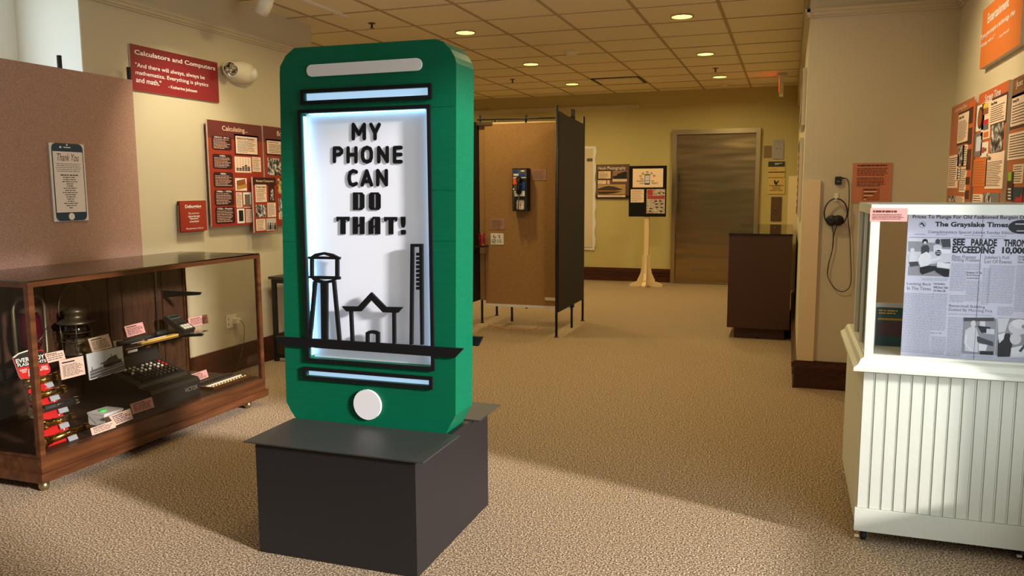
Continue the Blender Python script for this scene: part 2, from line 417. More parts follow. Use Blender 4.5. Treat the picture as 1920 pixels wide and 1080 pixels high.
# ================================================================== CEILING FITTINGS
def downlight(i, x, y, label):
    t = thing('ceiling_downlight', label, 'ceiling light', (x, y, H), 'recessed downlights')
    MB().lathe([(.088, -.012), (.092, 0), (.081, 0), (.081, -.010)], (x, y, H-.001), (0, 0, 1), M_STEEL, 28, False).build('trim_ring', t)
    MB().lathe([(.08, -.006), (.08, -.004)], (x, y, H-.001), (0, 0, 1), M_LAMP, 28).build('lens', t)
def lamp(x, y, p=LAMP_W):
    area('downlight_lamp', (x, y, H-.016), (0, 0, 0), .13, .13, p, WARM, 'DISK', 165)
rows = ('nearest', 'middle', 'farthest')
for i, y in enumerate((6.56, 8.41, 10.14)):
    downlight(i, -2.69, y, f'{rows[i]} round downlight of the left row, above the payphone screens')
    downlight(i, -.852, y, f'{rows[i]} round downlight of the right row, in front of the elevator')
for x in (-4.55, -2.69, -.852):
    for y in (6.56, 8.41, 10.14): lamp(x, y)
for x, y, p in ((-2.69, 4.7, .7), (-.852, 4.7, 1.15)): lamp(x, y, LAMP_W*p)

def sprinkler(x, y, label):
    t = thing('sprinkler_head', label, 'sprinkler', (x, y, H), 'sprinkler heads')
    MB().lathe([(.03, 0), (.03, -.006), (.012, -.008)], (x, y, H), (0, 0, 1), M_TIN, 16).build('escutcheon', t)
    MB().lathe([(.008, 0), (.008, -.03), (.018, -.033), (.018, -.036)], (x, y, H-.006), (0, 0, 1), M_TIN, 12).build('deflector', t)
sprinkler(-3.266, 5.963, 'small sprinkler head above the top of the giant green phone')
sprinkler(-3.277, 9.5, 'small sprinkler head far back, left of the left row of downlights')
sprinkler(-.843, 9.45, 'small sprinkler head beside the farthest right downlight')
def puck(name, x, y, r, label, cat, dots=False):
    t = thing(name, label, cat, (x, y, H))
    MB().lathe([(r, 0), (r, -.012), (r*.8, -.03), (r*.3, -.036)], (x, y, H), (0, 0, 1), M_PLASTIC, 24).build('housing', t)
    if dots:
        q = MB()
        for dx in (-.02, .012): q.lathe([(.01, 0), (.01, -.003)], (x+dx, y-.035, H-.024), (0, -.7, 1), M_BLACK, 10)
        q.build('sensor_window', t)
puck('smoke_detector', -2.09, 7.85, .065, 'round white smoke detector with two dark windows on the ceiling', 'smoke detector', True)
puck('ceiling_sensor', -.865, 10.9, .05, 'small white sensor on the ceiling close to the far wall', 'sensor')
puck('ceiling_speaker', -3.88, 9.6, .05, 'small dim ceiling sensor just right of the green phone', 'sensor')
t = thing('air_vent', 'rectangular slot air vent set in the ceiling tiles', 'air vent', (-2.06, 10.05, H))
x0, x1, y0, y1 = -2.37, -1.76, 9.78, 10.36
q = MB()
for a in ((x0, x1, y0, y0+.035), (x0, x1, y1-.035, y1), (x0, x0+.035, y0, y1), (x1-.035, x1, y0, y1)): q.box(a[0], a[1], a[2], a[3], H-.008, H, M_BLACK)
q.build('slot', t)
MB().box(x0+.05, x1-.05, y0+.06, y1-.06, H-.014, H, M_CEIL).build('centre_plate', t)
t = thing('exit_sign', 'exit sign hung from the ceiling, seen edge-on near the far wall', 'exit sign', (-.15, 10.2, H))
MB().box(-.19, -.08, 10.12, 10.3, H-.03, H, M_PLASTIC).build('canopy', t)
MB().box(-.165, -.12, 10.05, 10.36, H-.25, H-.03, M_PLASTIC).build('housing', t)
MB().box(-.169, -.165, 10.09, 10.32, H-.21, H-.07, mat('exit_red', (255, 40, 20), .5, var=0, emit=2.5)).build('lit_face', t)
t = thing('track_light', 'white track light rail with one cylinder spot head on the left ceiling', 'track light', (-3.31, 4.6, H))
MB().box(-3.33, -3.295, 3.3, 5.63, H-.022, H, M_PLASTIC).build('rail', t)
hp = Vector((-3.42, 4.55, 2.5))
hp = onZ((497, 8), 2.54)
q = MB(); ax = Vector((-.45, .12, -.62)).normalized()
q.lathe([(.0, -.07), (.03, -.068), (.042, -.05), (.047, .0), (.047, .085), (.04, .085), (.036, .05)], hp-ax*.02, ax, M_PLASTIC, 24, False)
hd = q.build('spot_head', t)
MB().lathe([(.036, 0), (.036, .004)], hp+ax*.03, ax, M_LAMP, 20).build('lamp', hd)
MB().tube([hp-ax*.02+Vector((.03, 0, .01)), Vector((-3.3125, hp.y, H-.02))], .008, M_PLASTIC).build('arm', t)

# ================================================================== GIANT PHONE
YP = 2.62; BACKY = 2.785
fp = faceY(YP)
cP = crop(460, 40, 480/1234)
outline = [(551.5, 90), (817, 73), (830, 77.6), (844, 91.5), (852.5, 106), (855.5, 118), (854.6, 600), (854, 779), (835, 804), (555.5, 783), (546, 771), (537, 753), (533.5, 640), (524.3, 140), (525, 125), (535, 105)]
ou = [fp.px(p) for p in outline]
zb = .4135
ou = [(u, max(v, zb)) for u, v in ou]
ou[8] = (ou[8][0], zb); ou[9] = (ou[9][0], zb)
def qpx(fr, tl, br):
    a, b = fr.px(tl), fr.px(br); return [(a[0], b[1]), (b[0], b[1]), (b[0], a[1]), (a[0], a[1])]
def avgrect(fr, tl, tr, br, bl):
    p = [fr.px(q) for q in (tl, tr, br, bl)]
    u0, u1 = (p[0][0]+p[3][0])/2, (p[1][0]+p[2][0])/2; v1, v0 = (p[0][1]+p[1][1])/2, (p[2][1]+p[3][1])/2
    return u0, v0, u1, v1
def loop(r): return [(r[0], r[1]), (r[2], r[1]), (r[2], r[3]), (r[0], r[3])]
scr = avgrect(fp, (571.5, 212), (805, 204), (807, 686), (577, 672))
bar1 = avgrect(fp, (571, 174), (804, 165), (804.5, 178.5), (572, 190))
bar2 = avgrect(fp, (576, 697), (806, 708.5), (806.5, 720), (576, 706.5))
t = thing('giant_phone_model', 'green giant smartphone display with lit screen reading my phone can do that', 'phone display', (-1.48, 2.70, zb))
PH = t
MB().plate(fp, [ou, loop(scr), loop(bar1), loop(bar2)], -.03, 0, M_GREEN).build('front_panel', t)
MB().plate(fp, [ou], -(BACKY-YP), -.0301, M_GREEN).build('body', t)
MB().rect(fp, scr[0], scr[1], scr[2], scr[3], -.030, -.027, M_SCREEN).build('screen', t)
q = MB(); e = .006
q.rect(fp, scr[0]+.0005, scr[1]+.01, scr[0]+.003, scr[3]-.01, -.022, -.008, M_LED)
q.rect(fp, scr[2]-.003, scr[1]+.01, scr[2]-.0005, scr[3]-.01, -.022, -.016, M_LED)
q.rect(fp, scr[0]+.02, scr[3]-.003, scr[2]-.02, scr[3]-.0005, -.022, -.016, M_LED)
q.build('light_strip', t)
for r in (bar1, bar2): MB().rect(fp, r[0], r[1], r[2], r[3], -.030, -.012, M_BARLIT).build('lit_bar', t)
def frame_loops(r, w): return [loop((r[0]-w, r[1]-w, r[2]+w, r[3]+w)), loop(r)]
for r in (scr, bar1, bar2): MB().plate(fp, frame_loops(r, .013), .0, .010, M_INK).build('black_edging', t)
a, b = fp.px((577, 134.5)), fp.px((792, 119.5)); hh = .0215
zc = (a[1]+b[1])/2
MB().plate(fp, [rrect(a[0], zc-hh, b[0], zc+hh, hh-.0005, 8)], .0, .008, M_WHITE).build('speaker_slot', t)
a = fp.px((690.5, 758)); MB().plate(fp, [arc(a[0], a[1], .0585, 0, 345, 23)], 0, .010, M_WHITE).build('home_button', t)
# tape seams on the green shell
q = MB()
for (pa, pb) in (((528, 211), (571, 208)), ((810, 200), (854, 197)), ((812, 356), (855, 353)), ((812, 451), (855, 449)), ((530, 452), (570, 450)), ((535, 690), (570, 691))):
    u, v = fp.px(pa), fp.px(pb); MB().rect(fp, u[0], u[1]-.0014, v[0], u[1]+.0014, 0, .0012, M_GREEN).build('seam', t)
# lettering: raised strokes in front of the screen
cl = crop(600, 210, 200/864)
fl = faceY(YP+.0245)
def L(pts): return [fl.px(cl(*p)) for p in pts]
SW = .0142
letters = [
 [[(271, 215), (271, 102), (316, 180), (360, 102), (360, 215)]],
 [[(414, 102), (447, 170), (480, 102)], [(447, 170), (447, 215)]],
 [[(118, 400), (118, 293)], [(118, 293), (158, 293), (176, 310), (176, 328), (158, 345), (118, 345)]],
 [[(229, 402), (229, 292)], [(292, 402), (292, 292)], [(229, 346), (292, 346)]],
 [[(346, 325), (357, 298), (382, 288), (407, 298), (417, 325), (417, 368), (407, 394), (382, 404), (357, 394), (346, 368), (346, 325)]],
 [[(477, 402), (477, 290), (546, 400), (546, 290)]],
 [[(605, 290), (605, 402)], [(605, 290), (657, 288)], [(605, 344), (655, 344)], [(605, 402), (657, 402)]],
 [[(295, 486), (270, 477), (247, 490), (238, 520), (238, 550), (247, 580), (270, 592), (295, 580)]],
 [[(343, 590), (380, 478), (418, 590)], [(355, 562), (405, 562)]],
 [[(469, 588), (469, 476), (538, 588), (538, 476)]],
]
for ls in letters:
    q = MB()
    for s_ in ls: q.stroke(fl, L(s_), SW, 0, .002, M_INK)
    q.build('letter', t)
polys = [
 [[(268, 651), (345, 651), (345, 658), (353, 658), (353, 668), (362, 668), (362, 777), (354, 777), (354, 786), (345, 786), (345, 794), (268, 794)],
  [(309, 662), (319, 666), (324, 674), (324, 770), (318, 780), (309, 786)]],
 [[(412, 651), (478, 651), (478, 658), (487, 664), (493, 674), (493, 774), (486, 784), (478, 794), (412, 794), (404, 784), (397, 776), (397, 672), (404, 662)],
  [(440, 668), (447, 664), (453, 672), (453, 768), (448, 782), (440, 774)]],
 [[(134, 848), (242, 848), (242, 872), (236, 886), (224, 886), (222, 874), (209, 874), (209, 990), (166, 990), (166, 874), (153, 874), (150, 886), (138, 886), (134, 874)]],
 [[(266, 848), (308, 848), (308, 914), (323, 906), (323, 848), (363, 848), (363, 990), (323, 990), (323, 924), (308, 932), (308, 980), (302, 990), (266, 990)]],
 [[(430, 848), (482, 848), (490, 858), (490, 990), (446, 990), (446, 932), (434, 940), (434, 984), (426, 990), (394, 990), (394, 884), (404, 882), (414, 868), (424, 858)], [(440, 866), (446, 862), (446, 918), (434, 924), (434, 880)]],
 [[(520, 850), (628, 850), (628, 872), (622, 888), (612, 888), (608, 876), (596, 876), (596, 991), (556, 991), (556, 876), (542, 876), (538, 888), (526, 888), (520, 874)]],
 [[(654, 848), (694, 848), (694, 905), (688, 930), (682, 937), (670, 937), (662, 928), (656, 900)]],
]
for i, p in enumerate(polys):
    q = MB(); q.plate(fl, [L(l) for l in p], 0, .002, M_INK)
    if i == 6: q.plate(fl, [L([(662, 954), (690, 954), (697, 962), (697, 984), (690, 993), (662, 993), (656, 984), (656, 962)])], 0, .002, M_INK)
    q.build('letter', t)
# skyline cut-outs
cs = crop(560, 440, 300/1350)
fs = faceY(YP+.004)
def S(pts): return [fs.px(cs(*p)) for p in pts]
q = MB()
q.plate(fs, [S([(108, 187), (150, 158), (220, 146), (292, 160), (346, 187), (358, 187), (358, 207), (95, 203), (95, 182)]), S([(168, 182), (225, 166), (285, 185)])], 0, .012, M_INK)
q.plate(fs, [S([(108, 200), (131, 200), (131, 350), (108, 350)])], 0, .012, M_INK); q.plate(fs, [S([(321, 203), (346, 205), (346, 352), (321, 352)])], 0, .012, M_INK)
q.plate(fs, [S([(97, 346), (320, 350), (358, 353), (358, 376), (330, 377), (282, 404), (200, 408), (150, 394), (122, 368), (97, 364)]), S([(166, 371), (215, 388), (240, 388), (298, 375)])], 0, .012, M_INK)
for l in ([(134, 390), (160, 394), (116, 885), (92, 885)], [(198, 404), (228, 404), (228, 888), (204, 888)], [(230, 404), (253, 404), (253, 890), (230, 890)], [(294, 396), (318, 388), (366, 896), (341, 896)]):
    q.plate(fs, [S(l)], 0, .012, M_INK)
q.build('water_tower', t)
q = MB()
q.plate(fs, [S([(376, 602), (510, 604), (622, 484), (744, 608), (886, 610), (846, 656), (722, 652), (622, 548), (536, 644), (414, 644)])], 0, .012, M_INK)
q.plate(fs, [S([(438, 640), (462, 640), (474, 903), (450, 903)])], 0, .012, M_INK); q.plate(fs, [S([(800, 648), (824, 648), (826, 915), (802, 915)])], 0, .012, M_INK)
q.plate(fs, [S([(577, 910), (577, 822), (600, 808), (632, 804), (666, 810), (689, 824), (689, 914), (663, 914), (663, 838), (632, 829), (601, 836), (601, 910)])], 0, .012, M_INK)
q.build('station_house', t)
q = MB()
q.plate(fs, [S([(954, 77), (1055, 77), (1060, 925), (1037, 925), (1031, 462), (1002, 460), (1002, 438), (1030, 436), (1030, 428), (1002, 426), (1002, 402), (1030, 400), (1030, 390), (1002, 388), (1002, 366), (1030, 364), (1030, 355), (1002, 353), (1002, 330), (1030, 328), (1030, 318), (1002, 316), (1002, 294), (1030, 292), (1030, 283), (1002, 281), (1002, 258), (1030, 256), (1030, 247), (1002, 245), (1002, 224), (1030, 222), (1030, 212), (1002, 210), (1002, 189), (1030, 187), (1030, 176), (1002, 174), (1002, 152), (1028, 150), (1028, 102), (978, 102), (970, 922), (946, 922)])], 0, .012, M_INK)
q.build('chimney_stack', t)
a = fs.px((519, 633)); b = fs.px((869, 649)); zt = (a[1]+b[1])/2
MB().plate(fs, [[(a[0], zt), (a[0]+.028, zt-.034), (b[0]-.03, zt-.036), (b[0]+.004, zt)]], 0, .014, M_INK).build('ground_bar', t)
MB().plate(fs, [[(a[0], zt+.01), (a[0]+.03, zt-.026), (onY((897, 646), 2.80).x, zt-.026), (onY((905, 639), 2.80).x, zt+.01)]], -(BACKY-YP)-.022, -(BACKY-YP)-.006, M_INK).build('rear_bar', t)

t = thing('display_plinth', 'black box plinth with overhanging lid under the giant green phone', 'plinth', (-1.47, 2.66, 0))
MB().box(-1.785, -1.150, 2.322, 3.0, 0, .4125, M_PLINTH).build('box', t)
MB().box(-1.822, -1.113, 2.305, YP-.004, .4128, .4175, M_LID).build('front_lid', t)
MB().box(-1.822, -1.113, BACKY+.03, 3.06, .4128, .4175, M_LID).build('rear_lid', t)

# ================================================================== LEFT WALL SIGNS
fw = facePX(XL+.012)
def board(name, label, cat, fr, tl, br, m, th=.01, edge=None, backoff=None):
    a, b = fr.px(tl), fr.px(br); u0, u1 = sorted((a[0], b[0])); v0, v1 = sorted((a[1], b[1]))
    base = fr.pt((u0+u1)/2, v0, 0)
    t = thing(name, label, cat, base, {'exhibit_panel': 'rust red panels on the left wall', 'info_card': 'mauve cards on the booth'}.get(name) if 'Hook' not in label else None)
    MB().rect(fr, u0, v0, u1, v1, -th, 0, m, edge or M_EDGE).build('board', t)
    if backoff: MB().rect(fr, u0+.08, v0+.08, u1-.08, v1-.08, -backoff, -th, M_EDGE).build('mounting_block', t)
    return t, (u0, v0, u1, v1)
cS = crop(200, 60, 320/1920)
t, r = board('title_sign', 'maroon Calculators and Computers sign high on the left wall', 'sign', fw, (242.5, 81), (411.3, 193), M_MAROON)
q = MB(); q.tpx(fw, 'Calculators and Computers', cS(310, 228), cS(1222, 412), .001, M_WHITEPRINT, bold=.018)
def skewtext(q, fr, body, pa, pb, m, d=.001, **k):
    """pa = left end (top, bottom) pixels, pb = right end (top, bottom) pixels"""
    l, r_ = [fr.px(p) for p in pa], [fr.px(p) for p in pb]
    v1 = (l[0][1]+r_[0][1])/2; v0 = (l[1][1]+r_[1][1])/2
    q.text(fr, body, (l[0][0]+l[1][0])/2, v0, (r_[0][0]+r_[1][0])/2, v1, d, m, **k)
q.bm.free(); q = MB()
skewtext(q, fw, 'Calculators and Computers', (cS(310, 196), cS(312, 264)), (cS(1218, 385), cS(1222, 448)), M_WHITEPRINT, bold=.018)
q.build('heading', t); q = MB()
skewtext(q, fw, '"And there will always, always be', (cS(320, 344), cS(322, 416)), (cS(1100, 488), cS(1102, 538)), M_WHITEPRINT, bold=.004)
skewtext(q, fw, 'mathematics. Everything is physics', (cS(323, 440), cS(325, 498)), (cS(1140, 566), cS(1142, 618)), M_WHITEPRINT, bold=.004)
skewtext(q, fw, 'and math."', (cS(328, 506), cS(330, 566)), (cS(612, 548), cS(614, 605)), M_WHITEPRINT, bold=.004)
q.build('quotation', t); q = MB()
skewtext(q, fw, '- Katherine Johnson', (cS(694, 600), cS(695, 648)), (cS(1014, 645), cS(1015, 686)), M_WHITEPRINT, bold=.01)
q.build('attribution', t)

# emergency light
c0 = onX((446, 136), XL)
t = thing('emergency_light', 'white oval emergency light with two round lamps on the left wall', 'emergency light', (XL, c0.y, c0.z-.08))
q = MB()
n = 24
rings = []
for d, s_ in ((0, 1.0), (.03, 1.0), (.06, .93), (.085, .72), (.095, .35)):
    rings.append([q.bm.verts.new((XL+d, c0.y+math.cos(k*2*math.pi/n)*.165*s_, c0.z+math.sin(k*2*math.pi/n)*.078*s_)) for k in range(n)])
for A, Bq in zip(rings, rings[1:]):
    for k in range(n): q.face([A[k], A[(k+1) % n], Bq[(k+1) % n], Bq[k]], M_PLASTIC, True)
q.face(rings[-1], M_PLASTIC); q.build('housing', t)
for px_, axv in (((432, 130), (.75, -.6, .1)), ((473, 139.5), (.45, .9, -.1))):
    c1 = onX(px_, XL+.075); axv = Vector(axv).normalized()
    hd = MB().lathe([(.02, -.05), (.045, -.03), (.053, .0), (.053, .014), (.048, .014)], c1-axv*.005, axv, M_PLASTIC, 24, False).build('lamp_head', t)
    MB().lathe([(.012, -.022), (.03, -.012), (.048, .006), (.048, .008)], c1, axv, M_FACET, 24).build('reflector', hd)

# exhibit panels
f1 = facePX(XL+.045); c7 = crop(380, 200, 160/665)
t, r = board('exhibit_panel', 'rust red wall panel headed Calculating with five dark date boxes', 'wall panel', f1, c7(33, 98), c7(488, 912), M_RED, .012, None, .045)
r = list(r)
q = MB(); q.rect(f1, r[0]+.002, r[3]-.12, r[2]-.002, r[3]-.002, 0, .0006, M_REDDARK); q.build('header_band', t)
q = MB(); skewtext(q, f1, 'Calculating...', (c7(150, 148), c7(150, 195)), (c7(348, 168), c7(350, 218)), M_CREAMCARD, d=.0015, bold=.01); q.build('heading', t)
for i, (y0, ttl) in enumerate(((222, '2700 B.C.E. - 300 C.E.'), (366, '1600s'), (508, '1800s'), (648, '1900s - 1970s'), (784, '1970s - Present'))):
    ax_ = 68+i*7
    p0, p1 = f1.px(c7(ax_, y0)), f1.px(c7(ax_+158, y0+122))
    q = MB(); q.plate(f1, [rrect(p0[0], p0[1], p1[0], p1[1], .018)], 0, .0012, M_PLUM)
    wv = p1[0]-p0[0]; hv = p0[1]-p1[1]
    q.text(f1, ttl, p0[0]+wv*(.12 if len(ttl) > 8 else .36), p0[1]-hv*.16, p1[0]-wv*(.12 if len(ttl) > 8 else .36), p0[1]-hv*.05, .0016, M_WHITEPRINT, bold=.018)
    q.para(f1, p0[0]+wv*.08, p1[1]+hv*.08, p1[0]-wv*.08, p0[1]-hv*.2, 7, .0016, M_CARD, seed=i+3, fill=.32)
    q.build('date_box', t)
def tcard(t, fr, tl, br, lines, seed, m=M_CREAMCARD, ink=M_PRINTBLACK, border=None, head=None, d=.0012, name='text_card', fill=.34):
    a, b = fr.px(tl), fr.px(br); u0, u1 = sorted((a[0], b[0])); v0, v1 = sorted((a[1], b[1])); w, h = u1-u0, v1-v0
    q = MB()
    if border: q.rect(fr, u0-.012, v0-.012, u1+.012, v1+.012, 0, d*.5, border)
    q.rect(fr, u0, v0, u1, v1, 0, d, m)
    top = v1-h*.06
    if head:
        hh = min(h*.14, .035); q.text(fr, head, u0+w*.06, top-hh, u0+w*.94, top, d+.0005, ink, bold=.02, keep=True, align='L'); top -= hh+h*.04
    if lines: q.para(fr, u0+w*.07, v0+h*.06, u1-w*.07, top, lines, d+.0005, ink, seed=seed, fill=fill)
    return q.build(name, t)
def pic(t, fr, tl, br, m, d=.0012, border=None, name='photograph'):
    q = MB()
    if border: q.rpx(fr, (tl[0]-.8, tl[1]-.8), (br[0]+.8, br[1]+.8), 0, d*.6, border)
    q.rpx(fr, tl, br, 0, d, m); return q.build(name, t)
tcard(t, f1, c7(254, 226), c7(428, 374), 9, 21, border=M_PLUM, head='Behind the Numbers')
a, b = f1.px(c7(247, 388)), f1.px(c7(380, 516))
q = MB(); q.rect(f1, a[0], b[1], b[0], a[1], 0, .0012, M_CREAMCARD); wv, hv = b[0]-a[0], a[1]-b[1]
for i in range(5):
    uu = a[0]+wv*(.15+.17*i); q.rect(f1, uu, b[1]+hv*.12, uu+.002, a[1]-hv*.06, .0012, .0016, M_PRINTGREY)
    for j in range([2, 2, 3, 4, 3][i]): q.rect(f1, uu-.012, b[1]+hv*(.12+.1*j), uu+.014, b[1]+hv*(.12+.1*j+.07), .0012, .002, M_PRINTBLACK)
q.build('bead_chart', t)
tcard(t, f1, c7(384, 392), c7(455, 508), 9, 22)
q = MB(); q.rpx(f1, c7(252, 556), c7(345, 655), 0, .0012, M_WHITEPRINT)
q.ppx(f1, [c7(262, 578), c7(330, 562), c7(334, 605), c7(266, 620)], .0012, .0018, M_GOLDPRINT); q.ppx(f1, [c7(262, 622), c7(340, 602), c7(342, 632), c7(268, 650)], .0012, .002, mat('photo_ochre', (196, 140, 60), .6, var=.1)); q.build('instrument_picture', t)
tcard(t, f1, c7(258, 668), c7(310, 786), 9, 23)
q = MB(); q.rpx(f1, c7(314, 668), c7(381, 785), 0, .0012, M_WHITEPRINT)
q.rpx(f1, c7(326, 684), c7(368, 768), .0012, .0018, mat('photo_taupe', (120, 104, 80), .6, var=.3, scale=120)); q.rpx(f1, c7(318, 764), c7(376, 780), .0012, .002, M_GOLDPRINT); q.build('instrument_picture', t)
q = MB(); q.rpx(f1, c7(266, 796), c7(328, 906), 0, .0012, M_WHITEPRINT); q.rpx(f1, c7(280, 808), c7(318, 892), .0012, .0018, M_BLACK); q.build('calculator_picture', t)
tcard(t, f1, c7(334, 800), c7(386, 900), 8, 24)
# second panel
t, r = board('exhibit_panel', 'rust red wall panel half hidden behind the giant green phone', 'wall panel', f1, c7(468, 147), (560, 420), M_RED, .012, None, .045)
q = MB(); q.rect(f1, r[0]+.002, r[3]-.12, r[2]-.002, r[3]-.002, 0, .0006, M_REDDARK); q.build('header_band', t)
q = MB(); skewtext(q, f1, 'Bo', (c7(578, 190), c7(578, 228)), (c7(614, 194), c7(614, 232)), M_CREAMCARD, d=.0015, bold=.01); q.build('heading', t)
tcard(t, f1, c7(498, 262), (547, 291), 6, 31, border=M_PLUM, head='Invention to Progress')
pic(t, f1, c7(503, 398), c7(611, 535), M_PHOTO2); tcard(t, f1, c7(616, 410), c7(680, 530), 8, 32)
pic(t, f1, c7(582, 560), c7(650, 684), M_SEPIA); pic(t, f1, c7(590, 715), c7(660, 825), M_PHOTO2); tcard(t, f1, c7(592, 828), c7(690, 872), 3, 33)
f2 = facePX(XL+.085)
t, r = board('exhibit_panel', 'narrow red panel headed Human Computers mounted over two larger panels', 'wall panel', f2, c7(388, 548), c7(585, 968), M_RED, .012, None, .026)
q = MB(); q.rect(f2, r[0]+.002, r[3]-.06, r[2]-.002, r[3]-.002, 0, .0006, M_PLUM); q.build('header_band', t)
q = MB(); skewtext(q, f2, 'Human Computers', (c7(415, 568), c7(415, 590)), (c7(551, 572), c7(551, 594)), M_CREAMCARD, d=.0015, bold=.01); q.build('heading', t)
tcard(t, f2, c7(408, 607), c7(500, 742), 10, 41, head='The Human Calculators')
q = MB(); q.rpx(f2, c7(511, 610), c7(562, 740), 0, .0012, M_PLUM)
q.ppx(f2, [c7(530, 650), c7(538, 636), c7(548, 650), c7(553, 730), c7(526, 732)], .0012, .0016, M_PHOTO2); q.build('portrait_photograph', t)
pic(t, f2, c7(413, 764), c7(497, 860), M_PHOTO2); tcard(t, f2, c7(503, 750), c7(572, 858), 10, 42)
tcard(t, f2, c7(415, 877), c7(490, 962), 8, 43)
q = MB(); q.rpx(f2, c7(494, 872), c7(574, 962), 0, .0012, mat('photo_pale', (200, 190, 182), .6, var=.15, scale=80))
for k in range(4):
    xx = 502+k*18; q.ppx(f2, [c7(xx, 958), c7(xx, 926), c7(xx+4, 920), c7(xx+3, 906), c7(xx+9, 902), c7(xx+13, 910), c7(xx+12, 922), c7(xx+15, 928), c7(xx+15, 958)], .0012, .0016, M_PRINTBLACK if k % 2 else M_KHAKI)
q.build('group_photograph', t)
# debugging flip panel
f3 = facePX(XL+.045)
cD = crop(320, 320, 220/1697)
t, r = board('flip_panel', 'small red flip panel headed Debugging left of the larger panels', 'flip panel', facePX(XL+.012), cD(108, 440), cD(498, 872), M_PLUM, .01)
a, b = f3.px(cD(132, 438)), f3.px(cD(530, 862))
MB().rect(f3, a[0], b[1], b[0], a[1], -.008, 0, M_RED).build('front_flap', t)
MB().rect(f3, a[0]+.01, a[1]-.03, b[0]-.01, a[1]-.005, -.033, -.008, M_PLUM).build('hinge', t)
q = MB(); wv, hv = b[0]-a[0], a[1]-b[1]
def ft(s_, x0, y0, x1, y1, **k): q.text(f3, s_, a[0]+wv*x0, a[1]-hv*y1, a[0]+wv*x1, a[1]-hv*y0, .001, M_WHITEPRINT, **k)
ft('Debugging', .18, .13, .8, .27, bold=.02); q.build('heading', t); q = MB(); ft('Do you know', .3, .38, .7, .45, bold=.018); ft('where the term', .27, .47, .73, .54, bold=.018); ft('"debugging"', .32, .55, .68, .63, bold=.018); ft('comes from?', .32, .64, .68, .71, bold=.018); q.build('question', t); q = MB(); ft('Flip panel open to find out', .18, .88, .85, .94, bold=.018)
q.build('flip_prompt', t)
# outlet and charger
fo = facePX(XL+.006)
cO = crop(400, 460, 160/720)
a, b = fo.px(cO(108, 596)), fo.px(cO(196, 684))
t = thing('wall_outlet', 'white wall outlet plate behind the far end of the glass case', 'outlet', fo.pt((a[0]+b[0])/2, b[1]))
MB().rect(fo, a[0], b[1], b[0], a[1], -.006, 0, M_PLASTIC).build('cover_plate', t)
q = MB()
for dz in (.3, .7): q.rect(fo, a[0]+.02, b[1]+(a[1]-b[1])*dz-.008, a[0]+.026, b[1]+(a[1]-b[1])*dz+.008, 0, .0006, M_BLACK)
q.build('slots', t)
p = fo.px(cO(175, 635)); P0 = fo.pt(p[0], p[1])
t = thing('phone_charger', 'small white charger with thin dark cable plugged into the wall outlet', 'charger', P0)
MB().box(P0.x, P0.x+.035, P0.y-.02, P0.y+.03, P0.z-.018, P0.z+.018, M_PLASTIC).build('plug', t)
pts = [Vector((P0.x+.036, P0.y+.015, P0.z))]+[onX(cO(*c_), XL+.05) for c_ in ((232, 638), (250, 655), (262, 690), (262, 760), (256, 830), (240, 900), (220, 975), (205, 1030))]
MB().tube(pts, .0025, M_TIN, 6).build('cable', t)

# black side table
t = thing('side_table', 'black metal framed table against the left wall behind the giant phone', 'table', (-3.45, 5.4, 0))
tx0, tx1, ty0, ty1, tz = -3.75, -3.0, 5.12, 5.72, .66
MB().box(tx0, tx1, ty0, ty1, tz-.02, tz, mat('table_top_black', (48, 42, 38), .4, var=.05)).build('table_top', t)
for sx in (tx0+.015, tx1-.045):
    for sy in (ty0+.015, ty1-.045): MB().box(sx, sx+.03, sy, sy+.03, 0, tz-.02, M_BLACK).build('leg', t)
for sy in (ty0+.015, ty1-.045): MB().box(tx0+.045, tx1-.045, sy, sy+.03, tz-.05, tz-.021, M_BLACK).build('apron', t)
MB().box(tx0+.045, tx1-.045, ty0+.015, ty0+.04, .03, .06, M_BLACK).build('stretcher', t)

# ================================================================== LEFT FABRIC SCREEN
XS = -3.70
t = thing('fabric_screen', 'brown fabric screen standing behind the glass display case', 'screen', (XS-.02, 3.1, 0))
MB().box(XS-.035, XS, 2.2, 3.83, .22, 1.965, M_FABRIC).build('panel', t)
for px_, zt in (((110.5, 104), None), ((241, 126), None)):
    p = onX(px_, XS-.055); MB().tube([(XS-.055, p.y, 0), (XS-.055, p.y, p.z)], .0125, M_BLACK, 12).build('post', t)
fs2 = facePX(XS+.008)
cT = crop(60, 240, 140/756)
t, r = board('thank_you_sign', 'white Thank You sign shaped with a navy smartphone on the brown screen', 'sign', fs2, (91, 267), (166.5, 413), M_WHITE, .008)
wv, hv = r[2]-r[0], r[3]-r[1]
def U(x, y): return (r[0]+wv*x, r[3]-hv*y)
q = MB(); a, b = U(.06, .0), U(.955, .995); q.plate(fs2, [rrect(a[0], a[1], b[0], b[1], .028)], 0, .001, M_NAVY); q.build('phone_outline', t)
q = MB(); a, b = U(.085, .105), U(.93, .885); q.rect(fs2, a[0], b[1], b[0], a[1], .001, .0016, mat('screen_paper', (240, 228, 226), .6, var=.01)); q.build('phone_screen', t)
q = MB(); a = U(.5, .94); q.plate(fs2, [arc(a[0], a[1], .019, 0, 345, 23)], .001, .0018, M_WHITEPRINT)
a, b = U(.40, .045), U(.60, .056); q.rect(fs2, a[0], b[1], b[0], a[1], .001, .0018, M_WHITEPRINT)
a = U(.31, .05); q.plate(fs2, [arc(a[0], a[1], .006, 0, 330, 11)], .001, .0018, M_WHITEPRINT); a = U(.5, .018); q.plate(fs2, [arc(a[0], a[1], .005, 0, 330, 11)], .001, .0018, M_WHITEPRINT); q.build('button', t)
